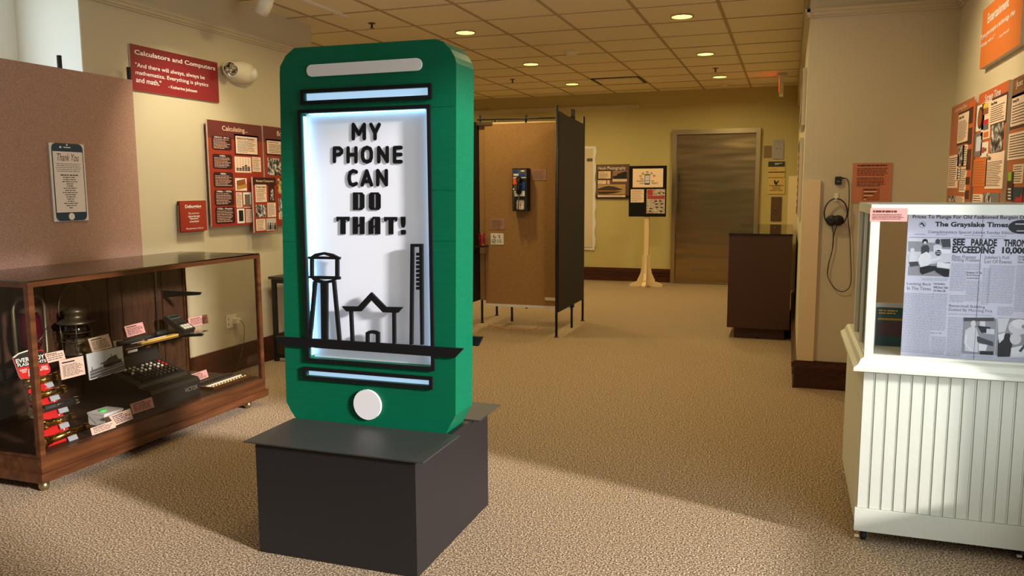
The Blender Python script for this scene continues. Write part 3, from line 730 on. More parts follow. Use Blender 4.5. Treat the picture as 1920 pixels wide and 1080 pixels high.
q = MB(); a, b = U(.2, .13), U(.82, .225); q.text(fs2, 'Thank You', a[0], b[1], b[0], a[1], .002, mat('script_ink', (110, 50, 66), .6, var=0), shear=.35, bold=.004)
q.build('heading', t)
q = MB(); a, b = U(.13, .25), U(.88, .37); q.para(fs2, a[0], b[1], b[0], a[1], 5, .002, M_PRINTGREY, 5, 'C', .3, .1)
a, b = U(.26, .395), U(.76, .415); q.para(fs2, a[0], b[1], b[0], a[1], 1, .002, M_PRINTBLACK, 6, 'C', .7, 0)
a, b = U(.28, .42), U(.74, .84); q.para(fs2, a[0], b[1], b[0], a[1], 15, .002, M_PRINTBLACK, 7, 'C', .34, .6); q.build('names_list', t)

# ================================================================== GLASS SHOWCASE
X0, X1, Y0, Y1, ZT = -3.62, -3.03, 2.49, 4.065, .928
t = thing('glass_showcase', 'old wooden framed glass showcase on casters along the left wall', 'display case', ((X0+X1)/2, (Y0+Y1)/2, 0))
b_ = MB()
b_.box(X0-.005, X1+.012, Y0-.012, Y1+.012, .05, .092, M_WOOD).box(X0, X1, Y0, Y1, .092, .160, M_WOOD).box(X0, X1+.004, Y0-.004, Y1+.004, .160, .166, M_WOOD)
b_.build('base', t)
MB().box(X0+.02, X1-.02, Y0+.02, Y1-.02, .166, .171, M_DARKWOOD).build('deck', t)
pw = .026
for (px0, py0) in ((X1-pw, Y0), (X1-pw, Y1-pw), (X0, Y0), (X0, Y1-pw)): MB().box(px0, px0+pw, py0, py0+pw, .166, ZT-.022, M_WOOD).build('corner_post', t)
q = MB(); q.box(X0, X1, Y0, Y0+pw, ZT-.022, ZT, M_WOOD).box(X0, X1, Y1-pw, Y1, ZT-.022, ZT, M_WOOD).box(X1-pw, X1, Y0+pw, Y1-pw, ZT-.022, ZT, M_WOOD).box(X0, X0+pw, Y0+pw, Y1-pw, ZT-.022, ZT, M_WOOD); q.build('top_frame', t)
MB().box(X1-.014, X1-.010, Y0+pw, Y1-pw, .168, ZT-.022, M_GLASS).build('front_pane', t)
MB().box(X0+pw, X1-pw, Y0+.010, Y0+.014, .168, ZT-.022, M_GLASS).build('near_end_pane', t)
MB().box(X0+pw, X1-pw, Y1-.014, Y1-.010, .168, ZT-.022, M_GLASS).build('far_end_pane', t)
MB().box(X0+.002, X1-.002, Y0+.002, Y1-.002, ZT+.0005, ZT+.006, M_TOPGLASS).build('top_pane', t)
q = MB(); q.box(X0+.004, X0+.016, Y0+pw, Y1-pw, .168, ZT-.022, M_DARKWOOD)
for yy in (2.95, 3.05, 3.45, 3.55, 3.86): q.box(X0+.016, X0+.024, yy, yy+.035, .171, ZT-.03, M_DARKWOOD)
q.box(X0+.016, X0+.024, Y0+pw, Y1-pw, .171, .21, M_DARKWOOD)
q.build('back_panel', t)
for yy in (3.80,): MB().box(X0+.026, X0+.030, yy, yy+.014, .172, ZT-.03, M_GUN).build('shelf_track', t)
ZS = .465
for zz in (ZS-.006, .71):
    fb = faceY(3.865)
    MB().plate(fb, [[(X0+.03, zz-.04), (X0+.06, zz-.04), (-3.32, zz-.016), (-3.308, zz), (X0+.03, zz)]], -.006, .006, M_BLACK).build('shelf_bracket', t)
MB().plate(faceY(2.62), [[(X0+.03, ZS-.046), (X0+.06, ZS-.046), (-3.35, ZS-.022), (-3.34, ZS-.006), (X0+.03, ZS-.006)]], -.006, .006, M_BLACK).build('shelf_bracket', t)
MB().box(X0+.03, -3.338, 2.55, 3.945, ZS-.006, ZS, M_SHELFGLASS).build('glass_shelf', t)
for (cx, cy) in ((X1-.035, Y0+.035), (X1-.035, Y1-.13), (X0+.04, Y0+.035), (X0+.04, Y1-.13)):
    MB().lathe([(.002, 0), (.013, .003), (.020, .012), (.0235, .025), (.020, .036), (.012, .046), (.012, .051)], (cx, cy, .0), (0, 0, 1), M_RAWBRASS, 20).build('ball_caster', t)

# --- cards in the case
def card(label, tl, tr, br, bl, m, lines, seed, z=None, X=None, head=None):
    if X is None: X = (onZ(bl, z).x+onZ(br, z).x)/2
    fr = facePX(X); pts = [fr.px(p) for p in (bl, br, tr, tl)]
    base = fr.pt((pts[0][0]+pts[1][0])/2, (pts[0][1]+pts[1][1])/2)
    t = thing('label_card', label, 'label card', base, 'label cards in the showcase')
    MB().plate(fr, [pts], -.003, 0, m).build('card', t)
    loc = Frame(fr.pt(*pts[3]), fr.ux*(pts[2][0]-pts[3][0])+fr.uy*(pts[2][1]-pts[3][1]), fr.ux*(pts[3][0]-pts[0][0])+fr.uy*(pts[3][1]-pts[0][1]))
    q = MB(); W_ = math.hypot(pts[2][0]-pts[3][0], pts[2][1]-pts[3][1]); Hh = math.hypot(pts[3][0]-pts[0][0], pts[3][1]-pts[0][1])
    def bi(x, y):
        a = [pts[3][i]*(1-x)+pts[2][i]*x for i in (0, 1)]; b = [pts[0][i]*(1-x)+pts[1][i]*x for i in (0, 1)]
        return (a[0]*(1-y)+b[0]*y, a[1]*(1-y)+b[1]*y)
    def wr(x0, y0, x1, y1): q.plate(fr, [[bi(x0, y1), bi(x1, y1), bi(x1, y0), bi(x0, y0)]], .0006, .0006, M_PRINTBLACK)
    rnd = random.Random(seed); wr(.09, .12, .62, .19)
    for i in range(lines):
        y_ = .28+.64*i/max(lines, 1); x_ = .09; e_ = .9-.2*rnd.random()
        while x_ < e_: w_ = .05+rnd.random()*.14; wr(x_, y_, min(x_+w_, .92), y_+.28/max(lines, 4)); x_ += w_+.03
    q.build('print', t)
    zb_ = .1712 if (z is not None and z < .3) else ZS
    if base.z > zb_+.012 and z is not None:
        MB().box(X-.004, X-.0031, base.y-.012, base.y+.012, zb_, base.z+.01, M_SHELFGLASS).build('clear_stand', t)
    return t
cA = crop(0, 540, 260/878); cB = crop(160, 560, 340/1224); cF = crop(0, 600, 220/1485)
card('white label card propped just below the barn lantern at the near end', cF(556, 430), cF(800, 380), cF(832, 492), cF(604, 547), M_CARD, 3, 51, X=-3.325)
card('largest cream label card hanging left of the railway station photo', cF(748, 515), cF(1052, 452), cF(1083, 684), cF(782, 760), M_CARD, 11, 52, X=-3.318)
card('peach label card tilted above the railway station photo', cF(1114, 240), cF(1372, 175), cF(1425, 345), cF(1170, 412), M_CREAMCARD, 7, 53, X=-3.335)
card('pink label card behind the yellow slide rule on the glass shelf', cB(262, 188), cB(386, 158), cB(407, 228), cB(284, 262), M_CARD2, 6, 54, z=ZS+.012)
card('pink label card at the far end of the shelf beside the pocket calculator', cB(692, 135), cB(822, 106), cB(832, 164), cB(707, 192), M_CARD2, 5, 55, z=ZS+.012)
card('pink label card lying against the bead adding board', cB(703, 516), cB(817, 478), cB(832, 528), cB(740, 562), M_CARD2, 5, 56, z=.19)
card('mauve label card leaning in front of the old adding machine', cB(305, 713), cB(448, 664), cB(467, 732), cB(322, 780), M_CARD2, 5, 57, z=.19)
card('pale label card directly in front of the white green-button box', cB(158, 795), cB(302, 742), cB(325, 810), cB(205, 858), M_CARD, 4, 58, z=.18)
card('narrow white label card nearest the front glass and flashlights', cB(35, 876), cB(190, 822), cB(208, 868), cB(48, 924), M_CARD, 3, 59, z=.175)
# station photograph
fr = facePX(-3.31)
t = thing('framed_photograph', 'black and white railway station photograph hung on the shelf edge', 'photograph', onX((198, 712), -3.31))
pq = [fr.px(p) for p in (cF(1140, 765), cF(1600, 640), cF(1570, 335), cF(1095, 432))]
cG = crop(140, 600, 200/1543)
pq = [fr.px(p) for p in (cG(222, 872), cG(728, 728), cG(686, 378), cG(172, 495))]
MB().plate(fr, [pq], -.006, 0, M_WHITE).build('mount', t)
q = MB()
def G(pts): return [fr.px(cG(*p)) for p in pts]
q.plate(fr, [G([(190, 498), (682, 386), (722, 722), (226, 858)])], .0, .0006, mat('photo_sky', (214, 218, 226), .5, var=.04))
q.plate(fr, [G([(216, 750), (380, 672), (510, 668), (706, 598), (722, 722), (226, 858)])], .0006, .0010, mat('photo_ground', (150, 152, 160), .5, var=.2, scale=60))
q.plate(fr, [G([(358, 634), (440, 598), (500, 540), (600, 498), (626, 556), (682, 566), (678, 580), (380, 640)])], .001, .0016, mat('photo_roof', (70, 72, 76), .5, var=.2, scale=80))
q.plate(fr, [G([(412, 640), (660, 576), (690, 600), (560, 650), (520, 672), (440, 688), (412, 676)])], .001, .0014, M_PRINTBLACK)
q.plate(fr, [G([(520, 492), (528, 492), (530, 524), (522, 526)])], .001, .0016, M_PRINTBLACK)
q.plate(fr, [G([(220, 742), (240, 734), (246, 676), (254, 676), (260, 720), (360, 690), (400, 680), (405, 696), (222, 768)])], .001, .0014, M_KHAKI)
for a, b in (((226, 790), (700, 620)), ((228, 836), (716, 652)), ((330, 828), (720, 668)), ((520, 778), (722, 690))):
    q.plate(fr, [G([a, b, (b[0], b[1]+9), (a[0], a[1]+12)])], .001, .0016, M_PRINTBLACK)
q.build('print', t)

# --- lanterns
def lantern_railroad():
    P = Vector((-3.50, 0, ZS)); P.y = onX((146, 660), -3.50).y
    t = thing('railroad_lantern', 'grey metal railroad lantern with clear globe and tall wire bail', 'lantern', P)
    S_ = 1.0
    def z(px): return onX((148, px), -3.50).z
    q = MB(); q.lathe([(.055, 0), (.075, .004), (.075, .012), (.06, .02), (.058, .05), (.05, .085), (.03, .10)], P, (0, 0, 1), M_TIN, 28); q.build('oil_font', t)
    h1 = z(633)-ZS; h2 = z(603)-ZS; h3 = z(596)-ZS; h4 = z(575)-ZS
    MB().lathe([(.035, .098), (.058, h1*.5+.05), (.064, (h1+h2)/2), (.056, h2-.015), (.045, h2)], P, (0, 0, 1), glass_mat('lantern_glass', (.8, .8, .78), .06, ior=1.3), 28, False).build('globe', t)
    MB().lathe([(.088, h2-.004), (.092, h2+.002), (.07, h2+.016), (.052, h2+.022), (.05, h4-.03), (.054, h4-.028), (.052, h4-.01), (.036, h4), (.0, h4+.002)], P, (0, 0, 1), M_TIN, 32).build('hood', t)
    q = MB()
    for k in range(6):
        a = k*math.pi/3+.3; dx, dy = math.cos(a), math.sin(a)
        q.tube([P+Vector((dx*.074, dy*.074, .01)), P+Vector((dx*.079, dy*.079, (h2)*.6)), P+Vector((dx*.084, dy*.084, h2))], .0022, M_TIN, 6)
    for hh, rr in ((h2*.45, .077), (h2*.72, .08)):
        q.tube([P+Vector((math.cos(k*math.pi/12)*rr, math.sin(k*math.pi/12)*rr, hh)) for k in range(24)], .0022, M_TIN, 6, True)
    q.build('wire_cage', t)
    pts = []
    for k in range(21):
        a = math.radians(-15+210*k/20); pts.append(P+Vector((0, math.cos(a)*.093*(1.05), h3+.055+math.sin(a)*.125)))
    MB().tube(pts, .0022, M_TIN, 6).build('bail', t)
lantern_railroad()
def lantern_barn():
    P = Vector((-3.46, 0, ZS)); P.y = onX((60, 660), -3.46).y
    t = thing('barn_lantern', 'tubular barn lantern with dark ruby globe at the near end', 'lantern', P)
    zt = onX((60, 557), -3.46).z-ZS; zg = onX((60, 585), -3.46).z-ZS
    MB().lathe([(.06, 0), (.068, .01), (.066, .05), (.04, .062), (.03, .075)], P, (0, 0, 1), M_TIN, 28).build('oil_font', t)
    MB().lathe([(.03, .075), (.05, .11), (.057, .17), (.05, zg-.03), (.036, zg)], P, (0, 0, 1), M_REDGLASS, 28).build('globe', t)
    MB().lathe([(.04, zg), (.052, zg+.003), (.04, zg+.02), (.02, zg+.03), (.018, zt-.005)], P, (0, 0, 1), M_TIN, 24).build('hood', t)
    q = MB()
    for s_ in (-1, 1):
        q.tube([P+Vector((0, s_*.06, .03)), P+Vector((0, s_*.084, .06)), P+Vector((0, s_*.084, zt-.05)), P+Vector((0, s_*.075, zt-.02)), P+Vector((0, s_*.05, zt)), P+Vector((0, 0, zt+.003))], .0095, M_TIN, 10)
    q.build('side_tubes', t)
    q = MB(); q.tube([P+Vector((.05, -.04, .15)), P+Vector((.058, .0, .12)), P+Vector((.04, .05, .16))], .002, M_TIN, 6).tube([P+Vector((.05, -.02, .11)), P+Vector((.055, .02, .15)), P+Vector((.04, .06, .19))], .002, M_TIN, 6); q.build('wire_guard', t)
lantern_barn()

# --- flashlight display
fd = Frame((-3.105, 0, .172), (0, 1, 0), (-.19, 0, .40))
cH = crop(20, 640, 180/884)
t = thing('counter_display', 'red cardboard flashlight counter display with black and white headline card', 'counter display', (-3.12, 2.72, .172))
def D(pts): return [fd.px(cH(*p)) for p in pts]
lo = [fd.px(cH(*p)) for p in ((565, 885), (150, 440))]
q = MB(); q.plate(fd, [[(x_, max(y_, .001)) for x_, y_ in D([(370, 1010), (545, 950), (560, 880), (520, 770), (470, 640), (420, 520), (375, 400), (330, 330), (150, 360), (165, 470), (210, 600), (260, 800), (320, 950)])]], -.006, 0, M_REDBOARD); q.build('backing_board', t)
q = MB()
for pl in ([(340, 400), (350, 398), (362, 430), (352, 432)], [(385, 515), (396, 512), (410, 555), (399, 558)], [(432, 640), (441, 637), (452, 682), (443, 685)], [(480, 780), (490, 776), (498, 815), (488, 818)]):
    q.plate(fd, [D(pl)], 0, .001, M_WHITEPRINT)
q.build('printed_stripe', t)
cardp = D([(10, 152), (60, 115), (150, 84), (290, 84), (330, 185), (360, 255), (356, 290), (320, 312), (95, 352), (75, 330)])
MB().plate(fd, [cardp], .001, .006, M_REDBOARD, M_EDGE).build('headline_card', t)
q = MB(); q.plate(fd, [D([(22, 160), (62, 122), (150, 92), (288, 92), (334, 205), (52, 250)])], .0062, .0068, M_PRINTBLACK)
q.plate(fd, [D([(10, 152), (60, 115), (150, 84), (196, 84), (150, 97), (70, 122), (24, 158)])], .0062, .007, M_PAPER)
def dt(s_, tl, tr, br, bl, m, **k):
    p = D([tl, tr, br, bl]); ux = (p[1][0]-p[0][0], p[1][1]-p[0][1]); uy = (p[0][0]-p[3][0], p[0][1]-p[3][1])
    o_ = fd.pt(p[3][0], p[3][1], .0075); UX = fd.ux*ux[0]+fd.uy*ux[1]; UY = fd.ux*uy[0]+fd.uy*uy[1]
    class Fr: pass
    F2 = Frame(o_, UX, fd.n.cross(UX)); F2.uy = UY.normalized(); F2.n = fd.n
    q.text(F2, s_, 0, 0, UX.length, UY.length, 0, m, **k)
dt('EVEREADY', (34, 172), (296, 122), (302, 168), (44, 212), M_WHITEPRINT, bold=.018)
dt('FLASHLIGHTS', (50, 216), (312, 168), (316, 190), (58, 244), M_WHITEPRINT, bold=.018)
dt('free', (146, 262), (208, 250), (212, 312), (156, 330), M_WHITEPRINT, shear=.3, bold=.01)
dt('COMPLETE', (72, 268), (140, 256), (142, 270), (76, 284), M_WHITEPRINT, bold=.018); dt('WITH', (92, 286), (134, 278), (136, 290), (96, 300), M_WHITEPRINT, bold=.018)
dt('READY', (272, 234), (330, 224), (332, 240), (276, 252), M_WHITEPRINT, bold=.018); dt('BATTERIES', (262, 258), (336, 246), (338, 262), (266, 276), M_WHITEPRINT, bold=.018)
q.build('lettering', t)
q = MB(); q.plate(facePX(-3.2), [[(2.66, .172), (2.69, .172), (2.69, .42), (2.66, .45)]], -.004, 0, M_REDBOARD); q.build('rear_strut', t)
flash = [((150, 395), (440, 315), 'brass', .024, .0175, 'topmost brass flashlight on the red display, just under the headline card'),
         ((188, 520), (508, 432), 'brass', .020, .0165, 'second brass flashlight from the top of the red display'),
         ((192, 655), (622, 535), 'black', .031, .0165, 'black barrelled flashlight with wide chrome head in the middle of the display'),
         ((300, 772), (585, 688), 'brass', .023, .0155, 'short brass flashlight fourth from the top of the red display'),
         ((265, 945), (715, 775), 'brass', .032, .0165, 'long brass flashlight lowest on the red display')]
for i, (hp_, tp_, kind, rh, rb, lab) in enumerate(flash):
    ff = fd.off(.03); a = ff.px(cH(*hp_)); b = ff.px(cH(*tp_))
    A = ff.pt(*a); Bp = ff.pt(*b); ax = (Bp-A); Ln = ax.length; ax.normalize()
    t = thing('flashlight', lab, 'flashlight', A, 'flashlights on the counter display')
    m = M_BRASS if kind == 'brass' else M_RUBBER; hm = M_STEEL if kind == 'black' else M_BRASS
    MB().lathe([(rb, .055), (rb, Ln-.02)], A, ax, m, 24).build('barrel', t)
    hd = MB().lathe([(rh, 0), (rh*1.04, .006), (rh, .016), (rh*.8, .030), (rb*1.18, .046), (rb*1.25, .054), (rb, .058)], A, ax, hm, 28, False).build('head', t)
    MB().lathe([(rh*.97, .004), (rh*.55, .012), (.002, .022)], A, ax, M_STEEL, 28, False).build('reflector', hd)
    MB().lathe([(rb*1.12, Ln-.028), (rb*1.15, Ln-.008), (rb*.8, Ln), (.001, Ln)], A, ax, hm if kind == 'black' else M_BRASS, 24, False).build('end_cap', t)
    sw = A+ax*(Ln*.55)+fd.n*(rb+.001)
    MB().tube([sw-ax*.022, sw-ax*.01+fd.n*.003, sw+ax*.01+fd.n*.003, sw+ax*.022], .004, M_STEEL, 8).build('switch', t)
    q = MB(); cp = A+ax*(Ln*.66)-fd.uy*(rb+.012)-fd.n*.012
    tg = Frame(cp, ax, fd.uy.cross(ax).cross(ax)*-1)
    tg = Frame(cp, ax, fd.n.cross(ax)); q.rect(tg, -.024, -.011, .024, .012, -.004, 0, mat('grey_clip', (168, 172, 184), .4, var=.02)); q.rect(tg, -.004, -.002, .004, .004, -.02, -.004, M_GUN); q.build('retaining_clip', t)

# --- adding machine
t = thing('adding_machine', 'black mechanical adding machine with rows of white keys in the glass case', 'adding machine', (-3.35, 3.4, .1712))
MC_BLACK = mat('crinkle_black', (38, 36, 34), .5, var=.15, scale=80, bump=.15, bscale=400)
fm = faceY(3.60)  # profile in X,z extruded back to Y 3.22
prof = [(-3.125, .1715), (-3.122, .25), (-3.135, .268), (-3.20, .277), (-3.215, .292), (-3.38, .345), (-3.40, .355), (-3.41, .41), (-3.42, .42), (-3.56, .42), (-3.575, .40), (-3.575, .1715)]
fm = faceY(3.235)
MB().plate(fm, [prof[::-1]], -.365, 0, MC_BLACK).build('housing', t)
sl_ = Frame((-3.215, 3.235, .292), (0, 1, 0), (-.165, 0, .053))
q = MB(); q.rect(sl_, .05, .012, .33, .165, .0, .002, M_BLACK); q.build('key_bed', t)
kb = None
for i in range(9):
    for j in range(6):
        q = MB(); c_ = sl_.pt(.068+i*.0305, .026+j*.0255, .002)
        col = M_REDBOARD if (i == 8 and j > 2) else (M_PLASTIC if j > 2 and (i+j) % 4 else mat('dark_key', (58, 50, 44), .4, var=0))
        if kb is None or col is not M_PLASTIC:
            q.lathe([(.0035, 0), (.0035, .010), (.0085, .012), (.0075, .017), (.005, .0185)], c_, sl_.n, col, 10); ko = q.build('key', t)
            if kb is None and col is M_PLASTIC: kb = (ko, c_)
        else:
            ko = kb[0].copy(); C.objects.link(ko); ko.location = c_-kb[1]
q = MB(); fv = facePX(-3.121); q.text(fv, 'VICTOR', 3.475, .205, 3.575, .228, .0005, mat('worn_silver', (190, 184, 168), .4, metal=.6, var=.1)); fv2 = facePX(-3.409); q.text(fv2, 'VICTOR', 3.36, .375, 3.46, .392, .002, MC['worn_silver']); q.build('nameplate', t)
MB().box(-3.195, -3.185, 3.40, 3.57, .2755, .2775, M_GUN).build('trim_bar', t)
MB().tube([(-3.50, 3.30, .445), (-3.50, 3.56, .445)], .024, MC_BLACK, 16).build('paper_roller', t)
for yy in (3.285, 3.562): MB().lathe([(.02, 0), (.02, .016)], (-3.45, yy, .421), (0, 0, 1), mat('dark_red_knob', (96, 30, 30), .5, var=.05), 18).build('ribbon_spool', t)
q = MB(); fpap = Frame((-3.477, 3.36, .435), (0, 1, 0), (-.2, 0, 1)); q.plate(fpap, [[(0, 0), (.07, 0), (.065, .055), (.0, .06)]], 0, .0006, mat('old_paper', (232, 220, 176), .8, var=.04)); q.rect(Frame((-3.43, 3.40, .4215), (0, 1, 0), (-.1, 0, 1)), 0, 0, .07, .022, 0, .0006, M_PAPER); q.build('paper_roll_end', t)

# --- bead adding board
t = thing('bead_abacus', 'wooden bead abacus lying flat at the far end of the case floor', 'abacus', (-3.16, 3.85, .1712))
fx0, fx1, fy0, fy1 = -3.27, -3.10, 3.68, 4.02
q = MB(); zz0, zz1 = .1712, .186
q.box(fx0, fx1, fy0, fy0+.012, zz0, zz1, M_WOOD).box(fx0, fx1, fy1-.012, fy1, zz0, zz1, M_WOOD).box(fx0, fx0+.012, fy0+.012, fy1-.012, zz0, zz1, M_WOOD).box(fx1-.012, fx1, fy0+.012, fy1-.012, zz0, zz1, M_WOOD); q.build('frame', t)
MB().box(fx1-.065, fx1-.06, fy0+.012, fy1-.012, zz0, zz1+.002, M_PLASTIC).build('reckoning_bar', t)
pr = None; pb = None
for i in range(12):
    yy = fy0+.028+i*.0258
    if pr is None:
        pr = MB().tube([(fx0+.01, yy, .179), (fx1-.01, yy, .179)], .0014, M_GUN, 6).build('rod', t); y00 = yy
    else:
        c_ = pr.copy(); C.objects.link(c_); c_.location = (0, yy-y00, 0)
q = MB()
for i in range(12):
    yy = fy0+.028+i*.0258
    for j, xx in enumerate((.018, .03, .042, .054, .072, .084)):
        q.lathe([(.003, -.005), (.0095, -.001), (.0095, .001), (.003, .005)], (fx0+xx+.004, yy, .181), (1, 0, 0), M_RUBBER if j < 4 else mat('brown_bead', (96, 70, 44), .4, var=0), 8)
q.build('dark_beads', t)['kind'] = 'stuff'
q = MB()
for i in range(12):
    q.lathe([(.003, -.006), (.0105, -.001), (.0105, .001), (.003, .006)], (fx1-.022, fy0+.028+i*.0258, .181), (1, 0, 0), mat('cream_bead', (222, 200, 140), .4, var=0), 8)
q.build('cream_beads', t)

# --- white box with green button
t = thing('button_box', 'small white paper wrapped box with a glowing green button on top', 'box', (-3.17, 2.99, .1712))
bx = (-3.225, -3.125, 2.925, 3.04)
q = MB(); q.box(bx[0], bx[1], bx[2], bx[3], .1712, .222, M_WHITE); q.plate(faceY(bx[2]), [[(bx[0], .218), (bx[1], .218), ((bx[0]+bx[1])/2, .18)]], 0, .0015, M_WHITE); q.build('body', t)
MB().box(bx[0]-.004, bx[1]+.004, bx[2]-.002, bx[3]+.004, .2225, .232, M_WHITE).build('lid', t)
MB().lathe([(.016, 0), (.016, .004), (.013, .007)], ((bx[0]+bx[1])/2, (bx[2]+bx[3])/2-.015, .2322), (0, 0, 1), M_GREENBTN, 20).build('button', t)

# --- shelf objects
pa, pb_ = onZ((247, 659), ZS+.004), onZ((331, 625), ZS+.006)
t = thing('slide_rule', 'long yellow slide rule along the front of the glass shelf', 'slide rule', ((pa+pb_)/2).xyz)
pa = Vector((-3.40, onX((262, 645), -3.40).y, ZS+.0002)); pb_ = Vector((-3.40, onX((331, 626), -3.40).y, ZS))
yel = mat('yellow_rule', (222, 176, 84), .45, var=.06)
MB().box(-3.418, -3.386, pa.y, pb_.y, ZS+.0003, ZS+.010, yel).build('body', t)
MB().box(-3.407, -3.397, pa.y-.06, pa.y+.2, ZS+.0102, ZS+.013, M_PAPER).build('slide', t)
MB().box(-3.42, -3.384, pa.y+.03, pa.y+.05, ZS+.0132, ZS+.0165, M_GLASS).build('cursor', t)
t = thing('slide_rule_case', 'long dark slide rule case behind the yellow slide rule', 'case', (-3.47, 3.42, ZS))
y0_ = onX((224, 648), -3.46).y; y1_ = onX((286, 630), -3.46).y
MB().tube([(-3.47, y0_, ZS+.0135), (-3.47, y1_, ZS+.0135)], .013, mat('grey_leather', (66, 62, 58), .6, var=.1), 12).build('sleeve', t)
MB().tube([(-3.47, y1_-.03, ZS+.0135), (-3.47, y1_+.006, ZS+.0135)], .0133, M_RUBBER, 12).build('cap', t)
t = thing('eyeglass_case', 'small dark clip shaped case behind the slide rule near the calculator', 'case', (-3.47, 3.74, ZS))
y0_ = onX((291, 624), -3.47).y
MB().lathe([(.008, 0), (.016, .008), (.018, .03), (.017, .075), (.009, .092)], (-3.47, y0_, ZS+.0185), (0, 1, 0), M_RUBBER, 16).build('shell', t)
MB().box(-3.489, -3.45, y0_+.035, y0_+.04, ZS+.016, ZS+.022, M_GUN).build('clasp', t)
# pocket calculator on shelf, tilted towards viewer
c0 = Vector((-3.45, onX((330, 605), -3.45).y, ZS))
fcx = Frame((-3.365, c0.y-.045, ZS+.004), (0, 1, 0), (-.13, 0, .075))
t = thing('pocket_calculator', 'black desk calculator with white keys tilted on the glass shelf', 'calculator', c0)
MB().rect(fcx, 0, 0, .095, .16, -.004, .028, MC_BLACK).build('body', t)
MB().rect(fcx, .008, .118, .087, .152, .028, .031, mat('display_grey', (86, 92, 92), .15, var=.02)).build('display', t)
MB().rect(fcx, .012, .125, .083, .145, .031, .0315, M_BLACK).build('display_window', t)
for i in range(3):
    for j in range(3):
        q = MB(); q.rect(fcx, .014+i*.024, .012+j*.022, .032+i*.024, .028+j*.022, .028, .033, M_PLASTIC if j < 2 else M_RUBBER); q.build('key', t)
MB().box(-3.50, -3.44, c0.y-.03, c0.y+.03, ZS, ZS+.03, M_SHELFGLASS).build('clear_stand', t)

# ================================================================== BOOTH SCREENS WITH PAYPHONE
t = thing('display_booth', 'three sided brown screen booth on thin black legs holding the payphone', 'screen booth', (-2.4, 7.25, 0))
XA, XB = -2.86, -1.915
MB().box(-2.78, XB-.02, 7.235, 7.265, .21, 1.935, M_TANFAB).build('main_panel', t)
MB().box(XA+.012, -2.782, 7.262, 7.285, .235, 1.945, M_TANFAB).build('return_strip', t)
fwg = facePX(XB)
MB().plate(fwg, [[(6.79, .225), (7.715, .225), (7.715, 1.955), (7.60, 1.945), (7.36, 1.958), (7.0, 1.972), (6.80, 1.99), (6.785, 1.98), (6.782, 1.1)]], -.03, 0, M_DARKFAB).build('right_wing', t)
MB().box(XA-.03, XA, 6.45, 7.30, .235, 1.955, M_DARKFAB).build('left_wing', t)
MB().box(XA-.03, XA, 7.30, 7.80, .235, 1.955, M_DARKFAB).build('rear_wing', t)
for (x_, y_, zt) in ((XB-.015, 6.77, 2.035), (XB-.015, 7.73, 2.02), (XA-.015, 7.80, 2.02), (XA+.01, 7.31, 2.03)):
    p = MB().tube([(x_, y_, .012), (x_, y_, zt)], .0115, M_BLACK, 10).build('leg', t)
    MB().lathe([(.02, 0), (.02, .006), (.006, .012)], (x_, y_, 0), (0, 0, 1), M_BLACK, 12).build('foot', p)
for (x_, y_) in ((XB-.012, 7.29),):
    MB().tube([(x_, y_, .004), (x_, y_, .25)], .0115, M_BLACK, 10).build('leg', t); MB().box(x_-.03, x_+.02, y_-.02, y_+.02, .2, .235, M_BLACK).build('clamp', t)
    for dy in (-.02, .05): MB().tube([(x_, y_+dy, 1.94), (x_, y_+dy, 2.05)], .0105, M_BLACK, 10).build('post_end', t)
MB().tube([(XA-.01, 7.36, 1.945), (XA-.01, 7.36, 2.03)], .0105, M_BLACK, 10).build('post_end', t)
for z_ in (.2, 1.94): MB().tube([(-2.375, 7.275, z_-.03), (-2.375, 7.275, z_+.07)], .0115, M_BLACK, 10).build('post_end', t)
p = onY((986, 196), 7.25)
MB().tube([(XA, 7.25, 1.98), (XB-.02, 7.25, 1.972)], .007, M_BLACK, 8).build('top_rail', t)
MB().box(-2.78, XB-.02, 7.228, 7.24, .186, .2095, M_WHITE).build('bottom_rail', t); MB().box(-2.78, XB-.02, 7.268, 7.28, 1.936, 1.955, M_CREAMBOARD).build('top_batten', t)
MB().box(XA-.005, XA+.16, 7.225, 7.24, 1.925, 1.95, M_TIN).build('corner_clamp', t)
MB().rpx(faceY(7.233), (1022, 557.5), (1041, 564), -.002, .003, M_PAPER).build('maker_tag', t)
MB().tube([(-2.575, 7.42, .012), (-2.575, 7.42, .2)], .0115, M_BLACK, 10).build('leg', t)
MB().box(-2.60, -2.55, 7.27, 7.44, .195, .209, M_BLACK).build('leg_bracket', t)
# payphone
fq = faceY(7.13); cY = crop(880, 280, 170/918)
a, b = fq.px(cY(434, 193)), fq.px(cY(583, 626))
t = thing('payphone', 'black payphone with blue and orange panels hung on the tan booth panel', 'payphone', (fq.pt((a[0]+b[0])/2, b[1])))
MB().box(a[0], b[0], 7.13, 7.234, b[1], a[1], M_RUBBER).build('housing', t)
q = MB(); q.rect(fq, a[0]+.004, b[1]+.30, b[0]-.004, a[1]-.012, 0, .002, mat('phone_face_grey', (96, 90, 84), .4, var=.1)); q.build('faceplate', t)
q = MB()
blu = mat('phone_blue', (30, 74, 150), .4, var=.04)
for tl, br, m in (((446, 212), (490, 240), blu), ((450, 248), (500, 268), M_WHITEPRINT), ((502, 246), (568, 276), blu), ((524, 212), (560, 226), M_WHITEPRINT), ((446, 282), (572, 290), M_WHITEPRINT),
                  ((444, 290), (482, 355), mat('phone_orange', (244, 106, 30), .4, var=.02)), ((528, 330), (566, 412), blu), ((450, 420), (562, 475), M_WHITEPRINT)):
    q.rpx(fq, cY(*tl), cY(*br), .002, .005, m)
q.parapx(fq, cY(456, 428), cY(500, 470), 5, .0055, M_PRINTGREY); q.build('instruction_panels', t)
pk = None
